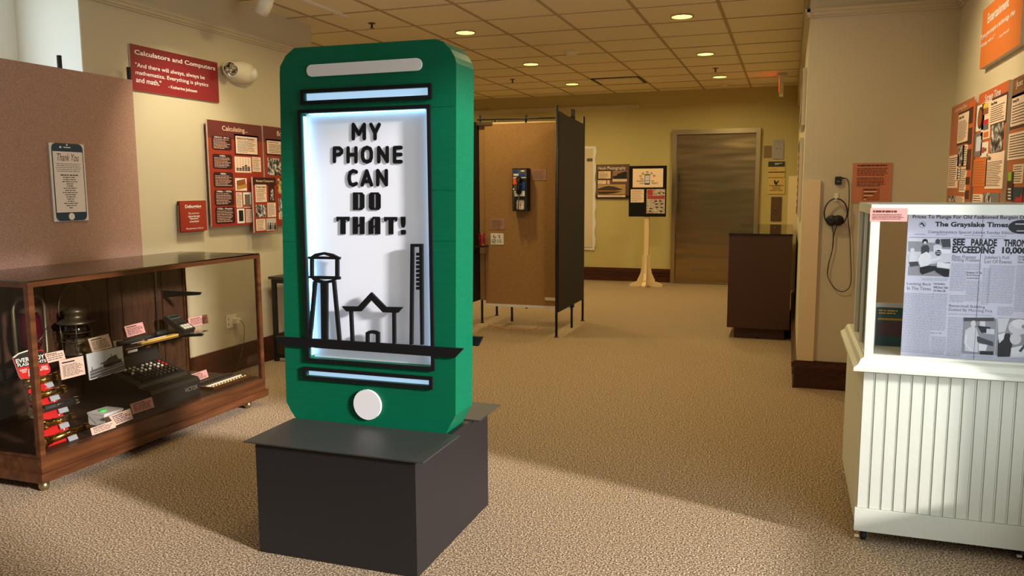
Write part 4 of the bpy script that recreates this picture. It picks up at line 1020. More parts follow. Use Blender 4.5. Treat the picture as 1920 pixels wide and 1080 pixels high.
for i in range(3):
    for j in range(4):
        c_ = fq.px(cY(462+i*14, 366+j*13)); q = MB(); q.rect(fq, c_[0]-.004, c_[1]-.004, c_[0]+.004, c_[1]+.004, .002, .007, M_STEEL); q.build('key', t)
h0, h1_ = fq.pt(*fq.px(cY(508, 300)), .03), fq.pt(*fq.px(cY(508, 428)), .03)
q = MB(); q.tube([h0, h0*.7+h1_*.3, h0*.3+h1_*.7, h1_], [.024, .016, .016, .024], M_RUBBER, 14)
q.lathe([(.026, -.012), (.028, 0), (.022, .012)], h0+Vector((0, .008, 0)), (0, -1, 0), M_RUBBER, 16).lathe([(.026, -.012), (.028, 0), (.022, .012)], h1_+Vector((0, .008, 0)), (0, -1, 0), M_RUBBER, 16); hs = q.build('handset', t)
MB().tube([h0*.55+h1_*.45+Vector((-.02, .004, 0)), h0*.55+h1_*.45+Vector((.02, .004, 0))], .008, M_STEEL, 10).build('cradle', t)
MB().tube([fq.pt(*fq.px(cY(*c_)), d_) for c_, d_ in (((510, 448), .025), ((512, 480), .03), ((505, 560), .03), ((500, 624), .012))], .005, M_GUN, 8).build('armoured_cord', t)
MB().tube([fq.pt(*fq.px(cY(*c_)), .012) for c_ in ((452, 390), (455, 470), (452, 560), (446, 626))], .004, M_GUN, 8).build('side_cord', t)
q = MB(); p0, p1 = fq.px(cY(478, 508)), fq.px(cY(562, 618)); q.plate(fq, [rrect(p0[0], p0[1], p1[0], p1[1], .02)], 0, .004, M_GUN); p0, p1 = fq.px(cY(484, 516)), fq.px(cY(554, 608)); q.plate(fq, [rrect(p0[0], p0[1], p1[0], p1[1], .015)], .004, .008, mat('cream_cover', (238, 218, 200), .4, var=.02)); cd = q.build('coin_vault_door', t)
c_ = fq.px(cY(518, 563)); MB().plate(fq, [arc(c_[0], c_[1], .006, 0, 330, 11)], .008, .010, M_BLACK).build('lock', cd)
# signs on booth
fb = faceY(7.231)
t, r = board('info_card', 'small mauve information card right of the payphone', 'sign', fb, cY(640, 207), cY(778, 312), mat('mauve_card', (176, 132, 112), .7, var=.02), .004)
q = MB(); q.parapx(fb, cY(646, 214), cY(768, 304), 9, .0008, mat('brown_ink', (96, 56, 48), .7, var=0), seed=61, fill=.35); q.build('print', t)
t, r = board('info_card', 'small mauve information card above the white it is ok to play sign', 'sign', fb, cY(217, 704), cY(354, 810), MC['mauve_card'], .004)
q = MB(); q.parapx(fb, cY(224, 712), cY(344, 803), 9, .0008, MC['brown_ink'], seed=62, fill=.35); q.build('print', t)
t, r = board('play_sign', 'small white it is ok to play sign beside the soda can', 'sign', fb, cY(216, 849), cY(347, 966), M_PAPER, .004)
q = MB()
def ring(cx, cy, ro, ri, m):
    c_ = fb.px(cY(cx, cy)); e_ = fb.px(cY(cx+ro, cy)); R_ = abs(e_[0]-c_[0]); q.plate(fb, [arc(c_[0], c_[1], R_, 0, 345, 23), arc(c_[0], c_[1], R_*ri/ro, 0, 345, 23)], 0, .001, m)
ring(248, 930, 22, 18, M_PRINTBLACK)
q.stroke(fb, [fb.px(cY(*p)) for p in ((240, 930), (247, 938), (258, 922))], .006, 0, .001, M_PRINTBLACK)
q.stroke(fb, [fb.px(cY(*p)) for p in ((248, 868), (244, 885), (256, 896), (268, 885))], .006, 0, .001, M_PRINTBLACK)
q.stroke(fb, [fb.px(cY(*p)) for p in ((294, 872), (306, 870), (310, 884), (298, 890), (312, 898))], .006, 0, .001, M_PRINTGREY)
q.tpx(fb, "It's OK", cY(282, 912), cY(326, 928), .001, M_PRINTBLACK, bold=.02); q.tpx(fb, 'to Play!', cY(280, 931), cY(330, 948), .001, M_PRINTBLACK, bold=.02); q.build('print', t)
# shelf and can
zc_ = onY((902, 461), 7.15).z
t = thing('wall_shelf', 'small black shelf on the booth screen under the soda can', 'shelf', (-2.81, 7.15, zc_-.012))
MB().box(XA+.001, XA+.115, 7.06, 7.234, zc_-.008, zc_, M_BLACK).build('board', t); MB().box(XA+.001, XA+.008, 7.08, 7.2, zc_-.04, zc_-.008, M_BLACK).build('bracket', t)
cx_ = onY((903.5, 450), 7.14)
t = thing('soda_can', 'red and gold soda can on the small black shelf', 'can', (cx_.x, 7.14, zc_))
MB().lathe([(.026, .0005), (.032, .006), (.033, .01), (.033, .108), (.027, .120)], (cx_.x, 7.14, zc_), (0, 0, 1), ramp_mat('can_label', [(.4, (120, 20, 20)), (.58, (160, 40, 30)), (.66, (220, 180, 120))], 26, .35), 24).build('body', t)
MB().lathe([(.028, .1185), (.028, .122), (.022, .122), (.022, .119)], (cx_.x, 7.14, zc_), (0, 0, 1), M_STEEL, 24).build('lid', t)
# wire on floor
pts = [onZ(p, .004) for p in ((916, 608), (924, 612), (925, 617), (930, 612), (938, 616), (946, 615), (951, 618), (974, 616), (985, 619), (1005, 616), (1012, 612))]
o = MB().tube(pts, .003, mat('copper_wire', (206, 128, 84), .5, var=.05), 6).build('loose_wire', None, pts[0])
tag(o, 'thin loose orange wire lying on the carpet under the booth', 'wire')

# ================================================================== FAR WALL
# elevator
t = thing('elevator', 'stainless steel elevator door with wide steel frame in the far wall', 'elevator', (-.97, YF, 0))
def steel(name, rough):
    m = bpy.data.materials.new(name); m.use_nodes = True; nt = m.node_tree; b = nt.nodes['Principled BSDF']
    b.inputs['Metallic'].default_value = 1; b.inputs['Base Color'].default_value = lin((172, 150, 116)); b.inputs['Roughness'].default_value = rough
    tc = nt.nodes.new('ShaderNodeTexCoord'); mp = nt.nodes.new('ShaderNodeMapping'); mp.inputs['Scale'].default_value = (.5, 1, 3.0)
    n = nt.nodes.new('ShaderNodeTexNoise'); n.inputs['Scale'].default_value = 2.2; n.inputs['Detail'].default_value = 1
    nt.links.new(tc.outputs['Object'], mp.inputs['Vector']); nt.links.new(mp.outputs['Vector'], n.inputs['Vector'])
    bp = nt.nodes.new('ShaderNodeBump'); bp.inputs['Strength'].default_value = .22; bp.inputs['Distance'].default_value = .03
    nt.links.new(n.outputs['Fac'], bp.inputs['Height']); nt.links.new(bp.outputs['Normal'], b.inputs['Normal']); return m
M_DOOR = steel('brushed_steel_door', .22); M_FRAME = mat('steel_frame', (190, 174, 146), .3, metal=1, var=.04)
MB().box(-1.50, -.454, YF-.012, YF-.003, .012, 2.055, M_DOOR).build('door_leaf', t)
q = MB(); q.box(-1.558, -1.503, YF-.075, YF-.002, 0, 2.06, M_FRAME); q.build('left_jamb', t)
MB().box(-.452, -.398, YF-.075, YF-.002, 0, 2.06, M_FRAME).build('right_jamb', t)
MB().box(-1.56, -.396, YF-.078, YF-.002, 2.06, 2.125, M_FRAME).build('header', t)
MB().box(-1.503, -.452, YF-.07, YF-.002, 0, .012, M_GUN).build('sill', t)
MB().box(-1.475, -1.465, YF-.016, YF-.0121, 1.42, 1.52, M_BLACK).build('door_edge_slot', t)
ff_ = faceY(YF-.012); cE = crop(1420, 240, 80/455)
def wplate(name, lab, cat, tl, br, m, part='plate'):
    a, b = ff_.px(tl), ff_.px(br); t = thing(name, lab, cat, ff_.pt((a[0]+b[0])/2, b[1])); MB().rect(ff_, a[0], b[1], b[0], a[1], -.012, 0, m).build(part, t); return t
taupe = mat('taupe_plate', (128, 106, 74), .5, var=.03)
wplate('blank_wall_plate', 'small taupe blank wall plate right of the elevator frame', 'wall plate', cE(72, 190), cE(148, 312), taupe)
t = wplate('strobe_plate', 'grey metal fire telephone plate high beside the elevator', 'wall plate', cE(172, 128), cE(278, 330), mat('grey_plate', (168, 164, 166), .35, metal=.5, var=.05))
q = MB()
for c_ in ((228, 150), (208, 220), (242, 220)): p = ff_.px(cE(*c_)); q.plate(ff_, [arc(p[0], p[1], .006, 0, 330, 11)], 0, .002, M_BLACK)
q.build('screws', t)
t = wplate('floor_directory', 'dark green and tan floor directory sign beside the elevator', 'sign', cE(118, 358), cE(292, 524), mat('tan_plate', (208, 178, 108), .5, var=.02))
q = MB(); q.rpx(ff_, cE(118, 358), cE(292, 412), 0, .003, mat('dark_green_plate', (44, 52, 44), .5, var=.02)); q.rpx(ff_, cE(118, 466), cE(292, 474), 0, .003, M_CABBROWN); q.build('bands', t)
q = MB(); q.parapx(ff_, cE(188, 372), cE(272, 392), 2, .0035, M_WHITEPRINT, seed=71); q.parapx(ff_, cE(136, 434), cE(210, 450), 1, .001, mat('tan_ink', (170, 140, 78), .5, var=0), seed=72); q.build('print', t)
t = wplate('fire_notice', 'tan in case of fire notice with running figure beside the elevator', 'sign', cE(116, 540), cE(292, 702), MC['tan_plate'])
q = MB(); q.stroke(ff_, [ff_.px(cE(*p)) for p in ((184, 560), (188, 592), (204, 600), (214, 578), (224, 566))], .016, 0, .001, M_PRINTBLACK); q.stroke(ff_, [ff_.px(cE(*p)) for p in ((188, 570), (196, 582))], .02, 0, .001, M_PRINTBLACK)
for i, (s_, x0_, x1_) in enumerate((('IN FIRE EMERGENCY', 128, 280), ('DO NOT USE', 158, 248), ('ELEVATOR', 164, 240), ('USE EXIT STAIRS', 136, 268))):
    q.tpx(ff_, s_, cE(x0_, 608+i*17), cE(x1_, 620+i*17), .001, M_PRINTBLACK, bold=.02)
q.build('print', t)
t = wplate('call_panel', 'bronze elevator call panel with two round buttons', 'call panel', cE(148, 735), cE(252, 994), mat('bronze_plate', (104, 78, 56), .4, metal=.5, var=.05))
for y_, m in ((855, M_LAMP), (910, M_GUN)):
    p = ff_.px(cE(195, y_)); q = MB(); q.plate(ff_, [arc(p[0], p[1], .016, 0, 345, 23)], 0, .003, M_RUBBER); q.plate(ff_, [arc(p[0], p[1], .011, 0, 345, 23)], .003, .005, M_STEEL); q.build('button', t)
wplate('switch_plate', 'narrow tan plate at the right end of the far wall', 'wall plate', cE(326, 768), cE(342, 850), MC['tan_plate'])
# hook photography panel
fh = faceY(YF-.022); cK = crop(1100, 290, 160/1329)
t, r = board('exhibit_panel', 'brown Hook Photography panel on the far wall beside the stand', 'wall panel', fh, cK(146, 155), cK(662, 688), mat('umber_panel', (104, 72, 56), .5, var=.12, scale=8), .02)
q = MB(); q.tpx(fh, 'Hook Photography', cK(180, 186), cK(606, 244), .001, M_WHITEPRINT); q.build('heading', t)
q = MB(); q.rect(fh, r[0]+.002, r[1]+.002, r[2]-.002, r[1]+.05, 0, .0005, M_PRINTBLACK); q.build('footer_band', t)
tcard(t, fh, cK(184, 258), cK(374, 372), 8, 81, border=M_PRINTBLACK, head='Hook Family')
pic(t, fh, cK(410, 250), cK(628, 376), mat('sepia_sky', (150, 116, 92), .6, var=.1)); q = MB(); q.ppx(fh, [cK(412, 376), cK(414, 334), cK(470, 326), cK(480, 302), cK(530, 284), cK(600, 262), cK(627, 268), cK(627, 376)], .0013, .0017, M_PRINTBLACK); q.build('tree_silhouette', t)
for p_ in (((406, 380), (626, 418)), ((176, 400), (302, 456)), ((318, 398), (358, 456)), ((172, 630), (602, 660))): tcard(t, fh, cK(*p_[0]), cK(*p_[1]), 2, 82, fill=.2, ink=M_PRINTGREY)
pic(t, fh, cK(174, 464), cK(602, 616), mat('sepia_water', (188, 152, 104), .6, var=.1))
q = MB(); q.ppx(fh, [cK(174, 560), cK(176, 530), cK(260, 502), cK(340, 486), cK(440, 500), cK(570, 545), cK(440, 562)], .0013, .0017, mat('photo_dark_brown', (66, 48, 34), .6, var=.2)); q.ppx(fh, [cK(174, 572), cK(560, 570), cK(430, 602), cK(320, 614), cK(180, 612)], .0013, .0017, M_CABBROWN); q.build('island_reflection', t)
# white wavy board
fwv = faceY(YF-.02)
t = thing('scalloped_frame', 'white wavy edged frame on the far wall behind the booth', 'frame', fwv.pt(-2.8, .45))
pts = [(-3.3, 1.945)]+[(-2.655+.012*math.sin(i*1.9), 1.93-i*.0785) for i in range(20)]+[(-3.3, .455)]
MB().plate(fwv, [pts], -.018, 0, M_WHITE).build('outer_frame', t)
MB().rect(fwv, -3.28, .48, -2.70, 1.9, 0, .012, mat('off_white_panel', (214, 196, 170), .6, var=.03)).build('inner_panel', t)
MB().rect(fwv, -2.78, 1.72, -2.70, 1.76, .012, .02, M_TIN).build('grey_clip', t)
# notice stand
t = thing('notice_stand', 'cream wooden notice stand on four feet holding a black board', 'stand', (-1.81, 10.8, 0))
fn = faceY(10.755); cN = crop(1080, 220, 200/635)
MB().rpx(fn, cN(317, 290), cN(535, 592), -.012, 0, M_INK, M_INK).build('notice_board', t)
MB().box(-1.842, -1.782, 10.77, 10.83, .40, 1.2, M_CREAMBOARD).build('post', t)
q = MB(); MBk = M_CREAMBOARD
for nx, ny in ((1, 0), (-1, 0), (0, -1), (0, 1)):
    fk = Frame((-1.812, 10.8, 0), (nx, ny, 0), (0, 0, 1))
    q.plate(fk, [[(0, .05), (.12, .05), (.118, .09), (.075, .18), (.055, .30), (.05, .43), (0, .43)]], -.018, .018, MBk)
q.build('brace', t)
for nx, ny in ((1, 0), (-1, 0), (0, -1), (0, 1)):
    fk = Frame((-1.812, 10.8, 0), (nx, ny, 0), (0, 0, 1))
    MB().plate(fk, [[(.02 if abs(nx) else .028, .01), (.10, .0), (.22, .0), (.225, .03), (.14, .065), (.02 if abs(nx) else .028, .075)]], -.026, .026, MBk).build('foot', t)
fn2 = faceY(10.754)
q = MB(); q.rpx(fn2, cK(720, 220), cK(1188, 508), 0, .002, M_CREAMCARD)
p0, p1 = fn2.px(cK(902, 304)), fn2.px(cK(984, 466)); q.plate(fn2, [rrect(p0[0], p0[1], p1[0], p1[1], .012)], .002, .003, M_NAVY); q.rpx(fn2, cK(910, 322), cK(977, 444), .003, .0035, M_NEWS); q.rpx(fn2, cK(910, 400), cK(977, 404), .0035, .004, M_PRINTBLACK)
for s_, x0_, y0_, x1_, y1_ in (('MY', 842, 370, 886, 390), ('PHONE', 782, 402, 886, 424), ('CAN', 826, 438, 886, 458), ('DO', 1008, 400, 1054, 424), ('THAT!', 1008, 432, 1112, 458)): q.tpx(fn2, s_, cK(x0_, y0_), cK(x1_, y1_), .0025, M_PRINTBLACK, bold=.018)
for (cx_, cy_, m) in ((840, 336, M_GOLDPRINT), (878, 296, M_PRINTBLACK), (944, 274, M_PRINTBLACK), (1008, 292, M_NAVY), (1052, 330, mat('badge_red', (150, 50, 40), .5, var=0))):
    c_ = fn2.px(cK(cx_, cy_)); e_ = fn2.px(cK(cx_+18, cy_)); R_ = e_[0]-c_[0]; q.plate(fn2, [arc(c_[0], c_[1], R_, 0, 345, 23), arc(c_[0], c_[1], R_*.6, 0, 345, 23)], .002, .003, m)
q.build('poster', t)
tcard(t, fn2, cK(688, 540), cK(890, 744), 11, 91, d=.002, fill=.28, ink=M_PRINTGREY, name='text_sheet')
q = MB(); q.rpx(fn2, cK(934, 538), cK(1216, 916), 0, .002, M_ODDS); q.rpx(fn2, cK(946, 640), cK(1210, 690), .002, .0025, mat('flyer_red', (170, 60, 66), .5, var=.1)); q.rpx(fn2, cK(946, 545), cK(1030, 636), .002, .0025, MC['flyer_red'])
for (x_, y_) in ((1060, 715), (1130, 715), (1065, 760), (1150, 760), (1075, 810), (1150, 812), (980, 830), (970, 870), (1140, 872), (1110, 590), (1180, 588)): q.rpx(fn2, cK(x_, y_), cK(x_+38, y_+18), .002, .0026, M_PRINTBLACK)
q.build('flyer', t)

# ================================================================== DARK BROWN COUNTER CASE
t = thing('counter_case', 'dark brown boxy display counter with glass top before the elevator', 'display counter', (-.22, 8.2, 0))
MB().box(-.488, .034, 7.205, 9.19, .098, .915, M_CABBROWN).build('cabinet', t)
MB().box(-.43, -.005, 7.26, 9.1, 0, .098, M_CABBROWN).build('plinth', t)
MB().box(-.24, -.215, 7.2555, 7.262, .0, .015, M_BLACK).build('cable_notch', t)
MB().box(-.495, .038, 7.198, 9.2, .915, .927, M_SMOKE).build('glass_top', t)
MB().box(-.46, .0, 7.25, 9.15, .9151, .9155, M_INK).build('display_bed', t)

# ================================================================== ALCOVE WALL THINGS
fa = faceY(YA-.006); cC = crop(1590, 300, 130/1080)
t, r = board('instruction_sign', 'terracotta listening instructions sign on the wall above the white case', 'sign', fa, cC(76, 48), cC(660, 664), M_SIGNPEACH, .006)
q = MB(); ib = mat('sign_ink', (92, 34, 26), .7, var=0)
q.parapx(fa, cC(150, 74), cC(605, 96), 1, .001, ib, seed=101, fill=.8, rag=0); q.parapx(fa, cC(145, 122), cC(620, 244), 5, .001, ib, seed=102, fill=.4, rag=.1); q.parapx(fa, cC(140, 270), cC(616, 414), 6, .001, ib, seed=103, fill=.42, rag=.15); q.build('print', t)
q = MB(); q.rpx(fa, cC(226, 440), cC(486, 630), 0, .0012, M_SIGNPEACH2)
for i, (ww, m) in enumerate(((205, ib), (205, M_CREAMCARD), (160, ib), (140, M_CREAMCARD), (60, ib), (40, M_CREAMCARD))): q.rpx(fa, cC(244, 456+i*30), cC(244+ww, 470+i*30), .0012, .0016, m)
q.build('inset_box', t)
cW = crop(1460, 300, 260/610)
P0 = onY(cW(262, 90), YA)
t = thing('audio_player', 'small black clip-on audio player stuck to the wall above the headphones', 'audio player', (P0.x, YA, P0.z-.03))
fpz = faceY(YA-.016); a, b = fpz.px(cW(249, 73)), fpz.px(cW(277, 109))
MB().plate(fpz, [rrect(a[0], a[1], b[0], b[1], .008)], -.016, 0, M_RUBBER).build('body', t)
MB().rpx(fpz, cW(256, 90), cW(268, 98), 0, .001, mat('dim_display', (90, 90, 96), .3, var=0)).build('display', t)
MB().tube([fpz.pt(*fpz.px(cW(276, 80)), .0-.006), fpz.pt(*fpz.px(cW(290, 80)), -.006)], .004, M_RUBBER, 8).build('jack', t)
t = thing('wall_hook', 'small white adhesive hook holding the headphones on the wall', 'hook', onY(cW(252, 180), YA))
fk = faceY(YA-.004); MB().rpx(fk, cW(244, 146), cW(262, 182), -.004, 0, M_PLASTIC).build('plate', t)
hk = fk.pt(*fk.px(cW(252, 172))); MB().tube([hk, hk+Vector((0, -.035, -.004)), hk+Vector((0, -.04, .012))], .005, M_PLASTIC, 8).build('peg', t)
fhp = faceY(YA-.03)
cc = fhp.px(cW(251, 232)); R_ = abs(fhp.px(cW(302, 232))[0]-cc[0]); RV = abs(fhp.px(cW(251, 170))[1]-cc[1])
t = thing('headphones', 'black over-ear headphones hanging on the cream wall by a hook', 'headphones', fhp.pt(cc[0], cc[1]-.03))
pts = [fhp.pt(cc[0]+math.cos(math.radians(-50+280*k/30))*R_, cc[1]+math.sin(math.radians(-50+280*k/30))*RV) for k in range(31)]
MB().tube(pts, .0045, mat('headband_navy', (34, 32, 46), .4, var=.05), 10).build('headband', t)
for x_, s_ in ((231, -1), (264, 1)):
    c_ = fhp.pt(*fhp.px(cW(x_, 267))); ax_ = Vector((s_*.35, -.8, -.1)).normalized()
    ec = MB().lathe([(.018, -.014), (.032, -.01), (.034, 0), (.03, .010), (.016, .016)], c_, ax_, M_RUBBER, 20).build('ear_cup', t)
    MB().lathe([(.026, -.024), (.033, -.018), (.030, -.0101)], c_, ax_, mat('ear_foam', (18, 18, 18), .95, var=.1), 20).build('ear_pad', ec)
def smooth(pts, n=5):
    out = []; P_ = [pts[0]]+pts+[pts[-1]]
    for i in range(1, len(P_)-2):
        for k in range(n):
            u = k/n; p0, p1, p2, p3 = P_[i-1:i+3]
            out.append(.5*((2*p1)+(p2-p0)*u+(2*p0-5*p1+4*p2-p3)*u*u+(3*p1-p0-3*p2+p3)*u**3))
    return out+[pts[-1]]
fcb = faceY(YA-.014)
q = MB()
for pl in ([(290, 80), (303, 86), (310, 120), (309, 200), (305, 250), (313, 330), (316, 420), (319, 500), (315, 550), (296, 574), (268, 577), (240, 556), (216, 510), (220, 455), (235, 400), (240, 330), (235, 286)], [(256, 286), (243, 330), (238, 385), (222, 450), (214, 500)]):
    q.tube(smooth([fcb.pt(*fcb.px(cW(*p))) for p in pl]), .0028, M_RUBBER, 6)
q.build('cable', t)

# ================================================================== RIGHT WALL PANELS
fr_ = faceNX(XR-.03); cR = crop(1770, 140, 150/648); cV = crop(1480, 0, 440/1188)
def rboard(name, lab, cat, u0, v0, u1, v1, m):
    t = thing(name, lab, cat, fr_.pt((u0+u1)/2, v0), 'panels on the right wall' if name == 'exhibit_panel' else None); MB().rect(fr_, u0, v0, u1, v1, -.03, 0, m, M_EDGE).build('board', t); return t
# title sign
a, b, c_ = fr_.px(cV(962, 352)), fr_.px(cV(1166, 240)), fr_.px(cV(970, 66))
t = rboard('title_sign', 'orange Entertainment sign high on the right wall', 'sign', a[0], a[1], b[0], c_[1], M_ORANGE)
q = MB()
skewtext(q, fr_, 'Entertainment', (cV(1008, 58), cV(1006, 110)), (cV(1114, -8), cV(1112, 42)), M_WHITEPRINT, bold=.01)
q.build('heading', t); q = MB()
skewtext(q, fr_, '"If you give people a technology, they', (cV(972, 170), cV(970, 204)), (cV(1146, 48), cV(1144, 84)), M_WHITEPRINT, bold=.008, shear=.2)
skewtext(q, fr_, 'will play with it."', (cV(970, 222), cV(968, 246)), (cV(1042, 174), cV(1041, 200)), M_WHITEPRINT, bold=.008, shear=.2)
q.build('quotation', t); q = MB()
skewtext(q, fr_, '- Cindy Maxwell', (cV(1060, 178), cV(1060, 196)), (cV(1112, 148), cV(1112, 166)), M_WHITEPRINT, bold=.008)
q.build('attribution', t)
# Listening panel
a, b = fr_.px(cR(66, 262)), fr_.px(cR(250, 180)); vt = (a[1]+b[1])/2
t = rboard('exhibit_panel', 'brown orange panel beside the wall corner, farthest of three on the right wall', 'wall panel', a[0], .72, b[0], vt, M_ORANGE3)
q = MB(); skewtext(q, fr_, 'Listening Ears', (cR(92, 270), cR(92, 310)), (cR(188, 236), cR(188, 276)), M_CREAMCARD, bold=.0); q.build('heading', t)
tcard(t, fr_, cR(122, 330), cR(192, 536), 14, 111, border=M_CABBROWN, head='Listening Time', d=.002); pic(t, fr_, cR(118, 582), cR(160, 738), M_PHOTO2, .002); tcard(t, fr_, cR(160, 572), cR(188, 732), 8, 112, d=.002)
tcard(t, fr_, cR(46, 660), cR(108, 918), 14, 113, d=.002); tcard(t, fr_, cR(136, 750), cR(176, 952), 12, 114, d=.002); tcard(t, fr_, cR(112, 756), cR(134, 854), 4, 115, d=.002)
q = MB(); q.rpx(fr_, cR(206, 226), cR(207, 1020), 0, .001, M_ORANGE2); q.build('side_band', t)
for y0_, y1_ in ((270, 390), (436, 560), (606, 770), (830, 890), (936, 1010)): q = MB(); q.rpx(fr_, cR(214-(y0_-175)*.0523, y0_), cR(244-(y1_-175)*.0523, y1_), .001, .002, M_CABBROWN); q.build('device_picture', t)
tcard(t, fr_, cR(98, 985), cR(166, 1034), 4, 116, d=.002); pic(t, fr_, cR(40, 982), cR(96, 1032), M_PHOTO2, .002)
# Screen Time panel
a, b = fr_.px(cR(286, 152)), fr_.px(cR(528, 52)); vt = (a[1]+b[1])/2
t = rboard('exhibit_panel', 'bright orange Screen Time panel, middle of three on the right wall', 'wall panel', a[0], .72, b[0], vt, M_ORANGE2)
q = MB(); skewtext(q, fr_, 'Screen Time', (cR(338, 156), cR(338, 214)), (cR(464, 112), cR(464, 168)), M_WHITEPRINT, bold=.01, d=.002); q.build('heading', t)
tcard(t, fr_, cR(380, 218), cR(500, 368), 8, 121, border=M_CABBROWN, head='Home Movies', d=.002)
q = MB(); q.rpx(fr_, cR(274, 256), cR(324, 444), 0, .002, M_PAPER)
c_ = fr_.px(cR(298, 350)); e1 = fr_.px(cR(318, 350)); e2 = fr_.px(cR(298, 262)); q.plate(fr_, [arc(c_[0], c_[1], abs(e1[0]-c_[0]), 0, 345, 23, abs(e2[1]-c_[1]))], .002, .003, M_CABBROWN); q.plate(fr_, [arc(c_[0], c_[1], abs(e1[0]-c_[0])*.7, 0, 345, 23, abs(e2[1]-c_[1])*.75)], .003, .004, M_GOLDPRINT); q.build('oval_picture', t)
q = MB(); q.rpx(fr_, cR(316, 232), cR(372, 512), 0, .002, M_CREAMCARD)
for y0_, y1_, m in ((242, 262, mat('clip_yellow', (236, 196, 60), .5, var=0)), (280, 312, M_GOLDPRINT), (370, 400, M_REDBOARD), (410, 440, M_PRINTGREY), (470, 500, M_ORANGE)): q.rpx(fr_, cR(326, y0_), cR(362, y1_), .002, .003, m)
q.build('clipping', t)
pic(t, fr_, cR(388, 414), cR(474, 622), M_PHOTO, .002); q = MB(); q.rpx(fr_, cR(260, 480), cR(306, 656), 0, .002, M_KHAKI); q.rpx(fr_, cR(268, 506), cR(298, 616), .002, .003, M_NEWS); q.build('television_picture', t)
q = MB(); q.rpx(fr_, cR(304, 554), cR(356, 662), 0, .002, M_PAPER); q.rpx(fr_, cR(314, 590), cR(328, 632), .002, .003, M_REDBOARD); q.rpx(fr_, cR(330, 596), cR(346, 620), .002, .003, M_PRINTGREY); q.build('logo_card', t)
tcard(t, fr_, cR(246, 690), cR(340, 905), 9, 122, m=M_ORANGE, ink=M_SIGNPEACH2, d=.002); tcard(t, fr_, cR(350, 640), cR(474, 924), 15, 123, d=.002, head='Video')
tcard(t, fr_, cR(238, 968), cR(310, 1038), 3, 124, d=.002); pic(t, fr_, cR(320, 956), cR(382, 1036), M_PHOTO2, .002); pic(t, fr_, cR(386, 956), cR(448, 1036), M_KHAKI, .002)
# Just... panel
a, b = fr_.px(cR(562, 36)), fr_.px(cR(700, -20)); vt = a[1]
t = rboard('exhibit_panel', 'orange panel headed Just, nearest of three on the right wall', 'wall panel', a[0], .72, a[0]+.62, vt, M_ORANGE3)
q = MB(); q.rect(fr_, a[0]+.003, vt-.2, a[0]+.617, vt-.003, 0, .001, ramp_mat('header_timber', [(.3, (110, 70, 44)), (.7, (150, 100, 62))], 8, .5, stretch=(1, 1, 6))); q.build('header_band', t)
q = MB(); skewtext(q, fr_, 'Just for', (cR(588, 50), cR(588, 116)), (cR(700, 6), cR(700, 74)), M_CREAMCARD, bold=.01, d=.002); q.build('heading', t)
tcard(t, fr_, cR(556, 196), cR(700, 380), 7, 131, border=M_CABBROWN, head='Everyday Play', d=.002); tcard(t, fr_, cR(530, 482), cR(690, 672), 9, 132, d=.002); tcard(t, fr_, cR(566, 730), cR(640, 880), 7, 133, d=.002)
q = MB(); q.rpx(fr_, cR(524, 790), cR(556, 1020), 0, .004, M_CABBROWN); q.rpx(fr_, cR(530, 790), cR(554, 860), .004, .005, mat('clip_green', (150, 190, 60), .5, var=0))
for i in range(4): q.rpx(fr_, cR(528, 920+i*26), cR(552, 934+i*26), .004, .005, M_NEWS)
q.build('handheld_picture', t)
q = MB(); q.rpx(fr_, cR(562, 912), cR(640, 1036), 0, .002, M_NAVY); q.ppx(fr_, [cR(572, 1030), cR(590, 990), cR(612, 1000), cR(640, 960), cR(640, 1030)], .002, .003, M_REDBOARD); q.build('colour_picture', t)
# picture light glow comes from a real track spot aimed at the panels
sp = bpy.data.lights.new('track_spot_right', 'SPOT'); sp.energy = 75; sp.color = (1, .80, .5); sp.spot_size = math.radians(75); sp.spot_blend = 1.0; sp.shadow_soft_size = .03
so_ = bpy.data.objects.new('track_spot_right', sp); C.objects.link(so_); so_.location = (-.1, 4.2, 2.6)
so_.rotation_euler = (Vector((XR, 4.55, 1.75))-Vector(so_.location)).to_track_quat('-Z', 'Y').to_euler()
sp2 = bpy.data.lights.new('track_spot_left', 'SPOT'); sp2.energy = 70; sp2.color = (1, .88, .66); sp2.spot_size = math.radians(70); sp2.spot_blend = .8; sp2.shadow_soft_size = .03
so2 = bpy.data.objects.new('track_spot_left', sp2); C.objects.link(so2); so2.location = (-2.9, 4.1, 2.56)
so2.rotation_euler = (Vector((XL, 4.35, 1.3))-Vector(so2.location)).to_track_quat('-Z', 'Y').to_euler()

# ================================================================== WHITE DISPLAY CASE
t = thing('beadboard_case', 'cream painted beadboard display case with glass top on black casters', 'display case', (.58, 3.5, 0))
CX0, CX1, CY0, CY1 = .275, .885, 3.105, 3.92
MB().box(CX0, CX1, CY0+.004, CY1, .05, .655, M_CREAMPAINT).build('carcass', t)
fbd = faceY(CY0+.004)
q = MB(); q.rect(fbd, CX0, .135, CX1, .645, 0, .0015, M_CREAMPAINT)
x_ = CX0; wd = .0405
while x_ < CX1-.001:
    x2 = min(x_+wd, CX1); q.rect(fbd, x_+.0025, .135, x2-.0055, .645, .0015, .006, M_CREAMPAINT); q.rect(fbd, x2-.004, .135, x2-.001, .645, .0015, .004, M_CREAMPAINT); x_ = x2
q.build('beadboard_front', t)
MB().box(CX0-.006, CX1, CY0-.008, CY0+.003, .046, .133, M_CREAMPAINT).build('bottom_rail', t)
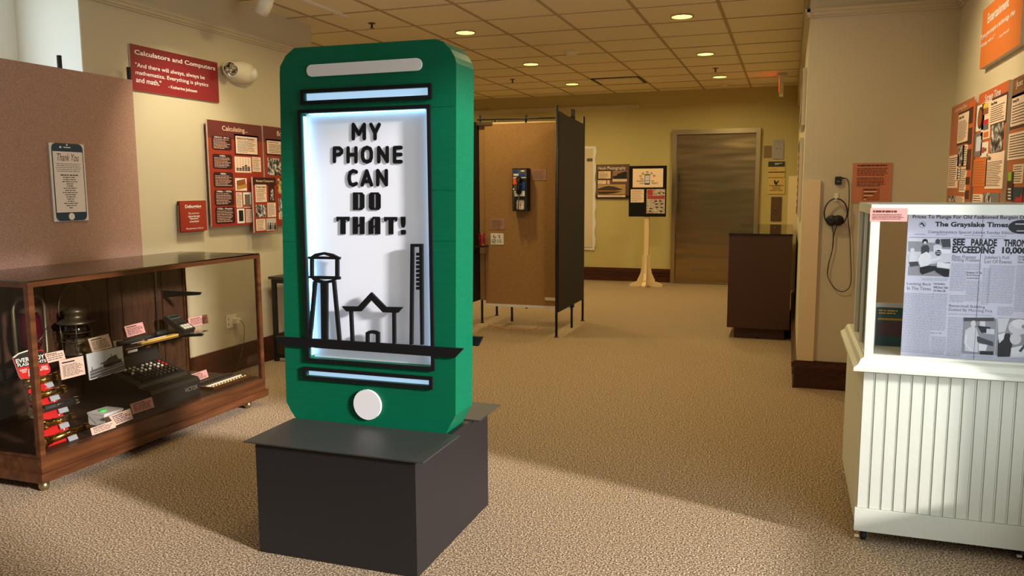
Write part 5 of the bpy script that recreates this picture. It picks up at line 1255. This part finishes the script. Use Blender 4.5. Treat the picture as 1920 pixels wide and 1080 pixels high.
# moulded ledge: sloping cap on the front and the left side
q = MB(); zl = .655
prof = [(0, 0), (.036, 0), (.036, .012), (.020, .022), (.012, .040), (0, .046)]
fl_ = Frame((CX1, CY0, zl), (0, -1, 0), (0, 0, 1))     # profile plane across X (front run)
A_ = []; 
def sweep(q, prof, path, m):
    rings = []
    for (px_, py_, ox, oy) in path: rings.append([q.bm.verts.new((px_+ox*d, py_+oy*d, zl+h)) for d, h in prof])
    for a, b in zip(rings, rings[1:]):
        for k in range(len(prof)): q.face([a[k], a[(k+1) % len(prof)], b[(k+1) % len(prof)], b[k]], m)
    q.face(rings[0], m); q.face(rings[-1][::-1], m)
sweep(q, prof, [(CX1, CY0, 0, -1), (CX0, CY0, -1, -1), (CX0, CY1-.05, -1, 0)], M_CREAMPAINT)
q.box(CX0, CX1, CY0, CY1-.05, zl, zl+.046, M_CREAMPAINT)
q.build('ledge_moulding', t)
VY1 = 3.63; VZ0, VZ1 = zl+.0465, 1.252
q = MB(); pwv = .03
q.box(CX0, CX1, CY0, CY0+pwv, VZ1-.035, VZ1, M_CREAMPAINT).box(CX0, CX1, VY1-pwv, VY1, VZ1-.035, VZ1, M_CREAMPAINT).box(CX0, CX0+pwv, CY0+pwv, VY1-pwv, VZ1-.035, VZ1, M_CREAMPAINT)
q.box(CX1-pwv, CX1, CY0+pwv, VY1-pwv, VZ1-.035, VZ1, M_CREAMPAINT); q.build('top_frame', t)
for (a, b) in ((CX0, CY0), (CX0, VY1-pwv), (CX1-pwv, CY0), (CX1-pwv, VY1-pwv)): MB().box(a, a+pwv, b, b+pwv, VZ0, VZ1-.035, M_CREAMPAINT).build('corner_post', t)
MB().box(CX0+.002, CX0+.012, 3.36, 3.375, VZ0+.01, VZ1-.035, M_CREAMPAINT).build('side_mullion', t)
q = MB(); q.box(CX0+pwv, CX1-pwv, CY0+.004, CY0+.02, VZ0, VZ0+.01, M_CREAMPAINT).box(CX0, CX0+.02, CY0+pwv, VY1-pwv, VZ0, VZ0+.01, M_CREAMPAINT); q.build('glazing_bead', t)
MB().box(CX0+pwv, CX1-pwv, CY0+.010, CY0+.013, VZ0+.01, VZ1-.035, glass_mat('clear_acrylic', refl=.002, ior=1.03)).build('front_pane', t)
MB().box(CX0+.013, CX0+.016, CY0+pwv, VY1-pwv, VZ0+.01, VZ1-.035, M_GLASS).build('left_pane', t)
MB().box(CX0+pwv, CX1-pwv, VY1-.016, VY1-.013, VZ0, VZ1-.035, M_GLASS).build('rear_pane', t)
for (cx_, cy_) in ((.305, 3.14), (.835, 3.14), (.305, 3.85), (.835, 3.85)):
    c1 = MB().box(cx_-.018, cx_+.018, cy_-.018, cy_+.018, .0385, .0495, M_GUN).build('caster', t)
    MB().lathe([(.012, -.011), (.0185, -.009), (.0185, .009), (.012, .011)], (cx_, cy_-.004, .0187), (1, 0, 0), M_RUBBER, 18).build('wheel', c1)
    for s_ in (-.014, .012): MB().box(cx_+s_, cx_+s_+.002, cy_-.014, cy_+.012, .012, .0384, M_GUN).build('fork_arm', c1)
    MB().box(cx_-.03, cx_-.0145, cy_-.02, cy_-.008, .012, .018, M_PLASTIC).build('brake_lever', c1)
# newspaper
YN = 3.165; fnp = faceY(YN)
u0, v0 = fnp.px((1689, 672)); tl_ = fnp.px((1703, 397)); UL = (u0+tl_[0])/2
t = thing('newspaper_reprint', 'large reprinted newspaper front page standing inside the cream glass case', 'newspaper', (UL+.24, YN, VZ0))
MB().rect(fnp, UL, VZ0+.001, .852, tl_[1], -.004, 0, M_NEWS).build('page', t)
cZ = crop(1690, 380, 230/828)
def Z(x, y): return fnp.px(cZ(x, y))
def nt_(q, s_, x0_, y0_, x1_, y1_, m=M_PRINTBLACK, rx=None, **k):
    # the print runs level on the page: average the corner heights
    a, b = Z(x0_, y0_), Z(x1_, y1_); q.text(fnp, s_, a[0], b[1], b[0], a[1], .0006, m, **k)
def drop(x, y): return y-(x-400)*.027     # undo the photographed tilt of the page lines
q = MB()
def nline(s_, x0_, x1_, yt, yb, m=M_PRINTBLACK, xm=None, **k):
    a, b = Z(x0_, yt), Z(x1_, yt); c2 = Z((x0_+x1_)/2, yt); c3 = Z((x0_+x1_)/2, yb); q.text(fnp, s_, a[0], c3[1], b[0], c2[1], .0006, m, **k)
nline('Prices To Plunge For Old Fashioned Bargain D', 78, 830, 84, 116, bold=.012)
q.build('headline', t); q = MB()
nline('The Grayslake Times', 228, 724, 130, 174, bold=.032)
q.build('masthead', t); q = MB()
nline('Complimentary Special Jubilee Sunday Edition', 182, 768, 190, 216, M_PRINTGREY, bold=.004)
for (x0_, x1_, y_) in ((90, 160, 213), (235, 310, 216), (420, 560, 222), (600, 708, 226), (50, 700, 234)):
    a, b = Z(x0_, y_), Z(x1_, y_); q.rect(fnp, a[0], a[1]-.0006, b[0], a[1]+.0006, 0, .0005, M_PRINTGREY)
c_ = Z(142, 148); q.plate(fnp, [arc(c_[0], c_[1], .011, 0, 345, 23), arc(c_[0], c_[1], .010, 0, 345, 23)], 0, .0005, M_PRINTGREY); q.stroke(fnp, [Z(130, 146), Z(140, 138), Z(148, 146)], .004, 0, .0005, M_PRINTBLACK); q.stroke(fnp, [Z(146, 152), Z(154, 156)], .004, 0, .0005, M_PRINTBLACK)
c_ = Z(812, 164); q.plate(fnp, [arc(c_[0], c_[1], .040, 0, 345, 35, .024)], 0, .0005, M_PRINTBLACK); nline('73,500', 786, 850, 162, 182, M_NEWS, bold=.018); q.rect(fnp, c_[0]-.02, c_[1]+.008, c_[0]+.02, c_[1]+.012, .0005, .0008, M_NEWS); q.rect(fnp, c_[0]-.014, c_[1]-.015, c_[0]+.02, c_[1]-.012, .0005, .0008, M_NEWS)
q.build('edition_line', t); q = MB()
nline('SEE', 348, 432, 242, 290, bold=.045); nline('PARADE', 472, 648, 245, 294, bold=.045); nline('THRONGS', 694, 900, 248, 298, bold=.045)
nline('EXCEEDING', 346, 632, 294, 343, bold=.045); nline('10,000', 682, 850, 300, 352, bold=.045)
q.build('banner_headline', t); q = MB()
nline('Plans Prevent', 340, 506, 354, 378, M_PRINTGREY, shear=.3); nline('Parking Problem', 340, 530, 376, 404, M_PRINTGREY, shear=.3)
nline("Jubilee's Full", 562, 728, 358, 386, M_PRINTGREY); nline('List Of Events', 562, 746, 386, 410, M_PRINTGREY)
nline('Attendance', 786, 900, 356, 372, M_PRINTGREY, bold=.02); nline('To Be', 786, 840, 376, 392, M_PRINTGREY, bold=.02); nline('New Record', 786, 890, 396, 410, M_PRINTGREY, bold=.02)
nline('Looking Back', 38, 202, 540, 562, M_PRINTGREY); nline('In The Times', 40, 200, 568, 590, M_PRINTGREY)
nline('Old Building', 218, 298, 542, 558, M_PRINTGREY, bold=.02); nline('Will Soon Take', 216, 316, 564, 580, M_PRINTGREY, bold=.02); nline('On New Life', 216, 300, 586, 602, M_PRINTGREY, bold=.02)
nline('Brothers Of The', 442, 546, 464, 480, M_PRINTGREY, bold=.02); nline('Brush Sharpen', 442, 530, 484, 498, M_PRINTGREY, bold=.02); nline('Facial Foliage', 442, 530, 504, 518, M_PRINTGREY, bold=.02)
nline('Battershall Building', 322, 566, 690, 714, M_PRINTGREY); nline('Gutted By Morning Fire', 318, 614, 716, 742, M_PRINTGREY)
nline('May 12, 1958', 204, 272, 876, 886, M_PRINTGREY, bold=.01)
q.build('article_headlines', t); q = MB()
M_NEWSINK = mat('faded_ink', (146, 146, 158), .8, var=0)
def ncol(x0_, x1_, y0_, y1_, seed):
    a, b = Z(x0_, y0_), Z(x1_, y1_); n_ = max(2, int((y1_-y0_)/9.5)); q.para(fnp, a[0], b[1], b[0], a[1], n_, .0004, M_NEWSINK, seed=seed, fill=.34, rag=.06)
for i, c_ in enumerate(((20, 196, 606, 1020), (210, 300, 610, 866), (204, 296, 900, 1030), (336, 434, 408, 600), (444, 540, 410, 458), (440, 536, 524, 670), (318, 412, 770, 1040), (326, 430, 620, 676), (552, 588, 440, 690), (594, 756, 420, 684), (780, 860, 420, 740), (650, 756, 700, 764), (318, 616, 744, 768), (140, 318, 506, 530), (440, 620, 1030, 1048), (636, 860, 1044, 1060))): ncol(*c_, 200+i)
q.build('body_copy', t)
gm = {k_: mat('halftone_'+k_, c_, .75, var=.1, scale=90) for k_, c_ in dict(pale=(214, 214, 222), mid=(150, 150, 158), dark=(70, 70, 74), black=(34, 34, 36), white=(232, 232, 238)).items()}
def shapes(name, base, items):
    q = MB(); a, b = Z(*base[0]), Z(*base[1]); q.rect(fnp, a[0], b[1], b[0], a[1], 0, .0005, gm[base[2]])
    d = .0006
    for it in items:
        if it[0] == 'p': q.plate(fnp, [[Z(*p) for p in it[2]]], .0005, d, gm[it[1]])
        else: c_, e_ = Z(it[2], it[3]), Z(it[2]+it[4], it[3]+it[5]); q.plate(fnp, [arc(c_[0], c_[1], abs(e_[0]-c_[0]), 0, 345, 23, abs(e_[1]-c_[1]))], .0005, d, gm[it[1]])
        d += .00012
    return q.build(name, t)
shapes('crouching_people_photo', ((46, 236), (332, 500), 'pale'), [
 ('p', 'mid', [(46, 260), (130, 262), (210, 270), (332, 262), (332, 330), (46, 330)]), ('p', 'mid', [(46, 430), (330, 400), (322, 500), (42, 490)]),
 ('p', 'dark', [(262, 246), (330, 244), (334, 300), (280, 300)]), ('e', 'black', 160, 262, 18, 18), ('e', 'pale', 160, 270, 10, 9), ('p', 'dark', [(134, 300), (150, 286), (178, 286), (190, 306), (184, 350), (134, 350)]),
 ('e', 'dark', 246, 262, 15, 18), ('p', 'pale', [(216, 290), (240, 280), (270, 290), (276, 330), (216, 330)]), ('e', 'pale', 74, 322, 14, 16), ('p', 'pale', [(52, 350), (70, 336), (100, 346), (110, 400), (52, 410)]),
 ('p', 'dark', [(50, 400), (110, 396), (120, 424), (60, 432)]), ('p', 'white', [(112, 380), (130, 350), (170, 330), (196, 350), (200, 400), (176, 430), (128, 436)]), ('p', 'white', [(196, 380), (262, 366), (264, 376), (200, 400)]),
 ('p', 'black', [(126, 436), (180, 424), (238, 430), (232, 454), (180, 472), (140, 484), (126, 470)]), ('p', 'white', [(236, 310), (332, 316), (330, 344), (232, 344)]), ('e', 'black', 250, 338, 18, 20), ('p', 'white', [(234, 330), (268, 330), (268, 334), (234, 334)]), ('p', 'white', [(236, 342), (266, 342), (266, 346), (236, 346)]),
 ('p', 'white', [(240, 400), (328, 412), (324, 446), (238, 434)]), ('p', 'black', [(232, 440), (324, 450), (320, 500), (290, 500), (230, 466)])])
q = MB(); nline('THERM', 278, 330, 328, 344); q.build('van_lettering', t)
shapes('worker_photo', ((420, 774), (628, 1030), 'mid'), [('p', 'dark', [(420, 776), (628, 776), (628, 800), (420, 800)]), ('e', 'pale', 486, 818, 16, 24), ('p', 'pale', [(430, 862), (466, 838), (506, 842), (520, 900), (516, 1010), (428, 1000)]), ('p', 'white', [(430, 880), (444, 900), (438, 950), (478, 1000), (474, 1006), (424, 950)]), ('p', 'pale', [(530, 800), (566, 800), (566, 850), (530, 850)]), ('p', 'black', [(512, 830), (600, 840), (600, 870), (540, 880)]), ('p', 'pale', [(574, 850), (628, 854), (628, 890), (574, 884)]), ('p', 'dark', [(510, 900), (620, 940), (620, 970), (512, 940)]), ('p', 'white', [(520, 950), (580, 960), (570, 1000), (520, 1000)]), ('p', 'black', [(530, 1000), (620, 1004), (618, 1028), (530, 1024)])])
shapes('portrait_photo', ((650, 776), (880, 1044), 'mid'), [('p', 'pale', [(650, 780), (730, 780), (700, 870), (654, 880)]), ('e', 'pale', 790, 840, 64, 56), ('e', 'white', 800, 818, 54, 34), ('p', 'black', [(652, 930), (690, 886), (730, 880), (748, 960), (730, 1040), (648, 1040)]), ('p', 'white', [(652, 890), (700, 876), (690, 920), (660, 950)]), ('e', 'pale', 770, 920, 36, 40), ('p', 'white', [(740, 980), (880, 950), (880, 1042), (736, 1042)]), ('e', 'mid', 826, 836, 14, 14), ('p', 'dark', [(790, 1000), (850, 930), (860, 940), (806, 1010)])])
q = MB(); a, b = Z(541, 130), Z(495, 1050); xm = (a[0]+b[0])/2; q.rect(fnp, xm, VZ0+.002, xm+.0012, tl_[1]-.002, 0, .0012, M_PRINTGREY); q.build('fold_crease', t)
# pink label and booklet
fpl = faceY(CY0-.001)
t, r = board('label_card', 'pink label card fixed to the top left of the cream display case', 'label card', fpl, (1632, 390), (1701, 415.5), mat('rose_card', (222, 160, 148), .7, var=.02), .001)
q = MB(); q.para(fpl, r[0]+.01, r[3]-.016, r[2]-.02, r[3]-.008, 1, .0006, ib, seed=141, fill=.9, rag=.1); q.para(fpl, r[0]+.008, r[1]+.006, r[2]-.01, r[3]-.02, 4, .0006, ib, seed=142, fill=.4, rag=.15); q.build('print', t)
ftl = faceY(3.33)
p0, p1 = ftl.px((1641, 567)), ftl.px((1697, 672))
t = thing('brochure', 'teal brochure in a clear sleeve standing behind the newspaper page', 'brochure', ftl.pt((p0[0]+p1[0])/2, VZ0))
MB().plate(ftl, [rrect(p0[0], VZ0+.001, p1[0]+.03, p0[1], .01)], -.004, -.002, mat('sleeve_plastic', (200, 200, 196), .3, var=.02)).build('sleeve', t)
q = MB(); w_ = p1[0]+.03-p0[0]; h_ = p0[1]-VZ0; teal = mat('teal_print', (44, 82, 84), .4, var=.08, scale=20)
q.rect(ftl, p0[0]+.006, VZ0+.004, p1[0]+.024, p0[1]-.018, -.002, 0, teal); q.build('cover', t)
q = MB(); q.rect(ftl, p0[0]+.012, VZ0+.045, p1[0]+.02, VZ0+.10, 0, .0006, mat('dusk_photo', (86, 60, 66), .5, var=.4, scale=60)); q.rect(ftl, p0[0]+.012, VZ0+.105, p1[0]+.02, VZ0+.113, 0, .0006, mat('gold_band', (190, 140, 50), .5, var=.05)); q.rect(ftl, p1[0]-.012, p0[1]-.06, p1[0]+.02, p0[1]-.02, .0, .001, M_PAPER); q.build('cover_picture', t)
q = MB(); q.para(ftl, p0[0]+.014, VZ0+.12, p1[0]+.014, p0[1]-.05, 14, .0008, mat('pale_teal_ink', (150, 176, 172), .6, var=0), seed=151, fill=.3); q.para(ftl, p0[0]+.014, p0[1]-.045, p1[0]-.014, p0[1]-.025, 2, .0008, mat('gold_ink', (214, 180, 90), .6, var=0), seed=152, fill=.5); q.build('print', t)

for o in bpy.data.objects:
    if '_w' in o: del o['_w']
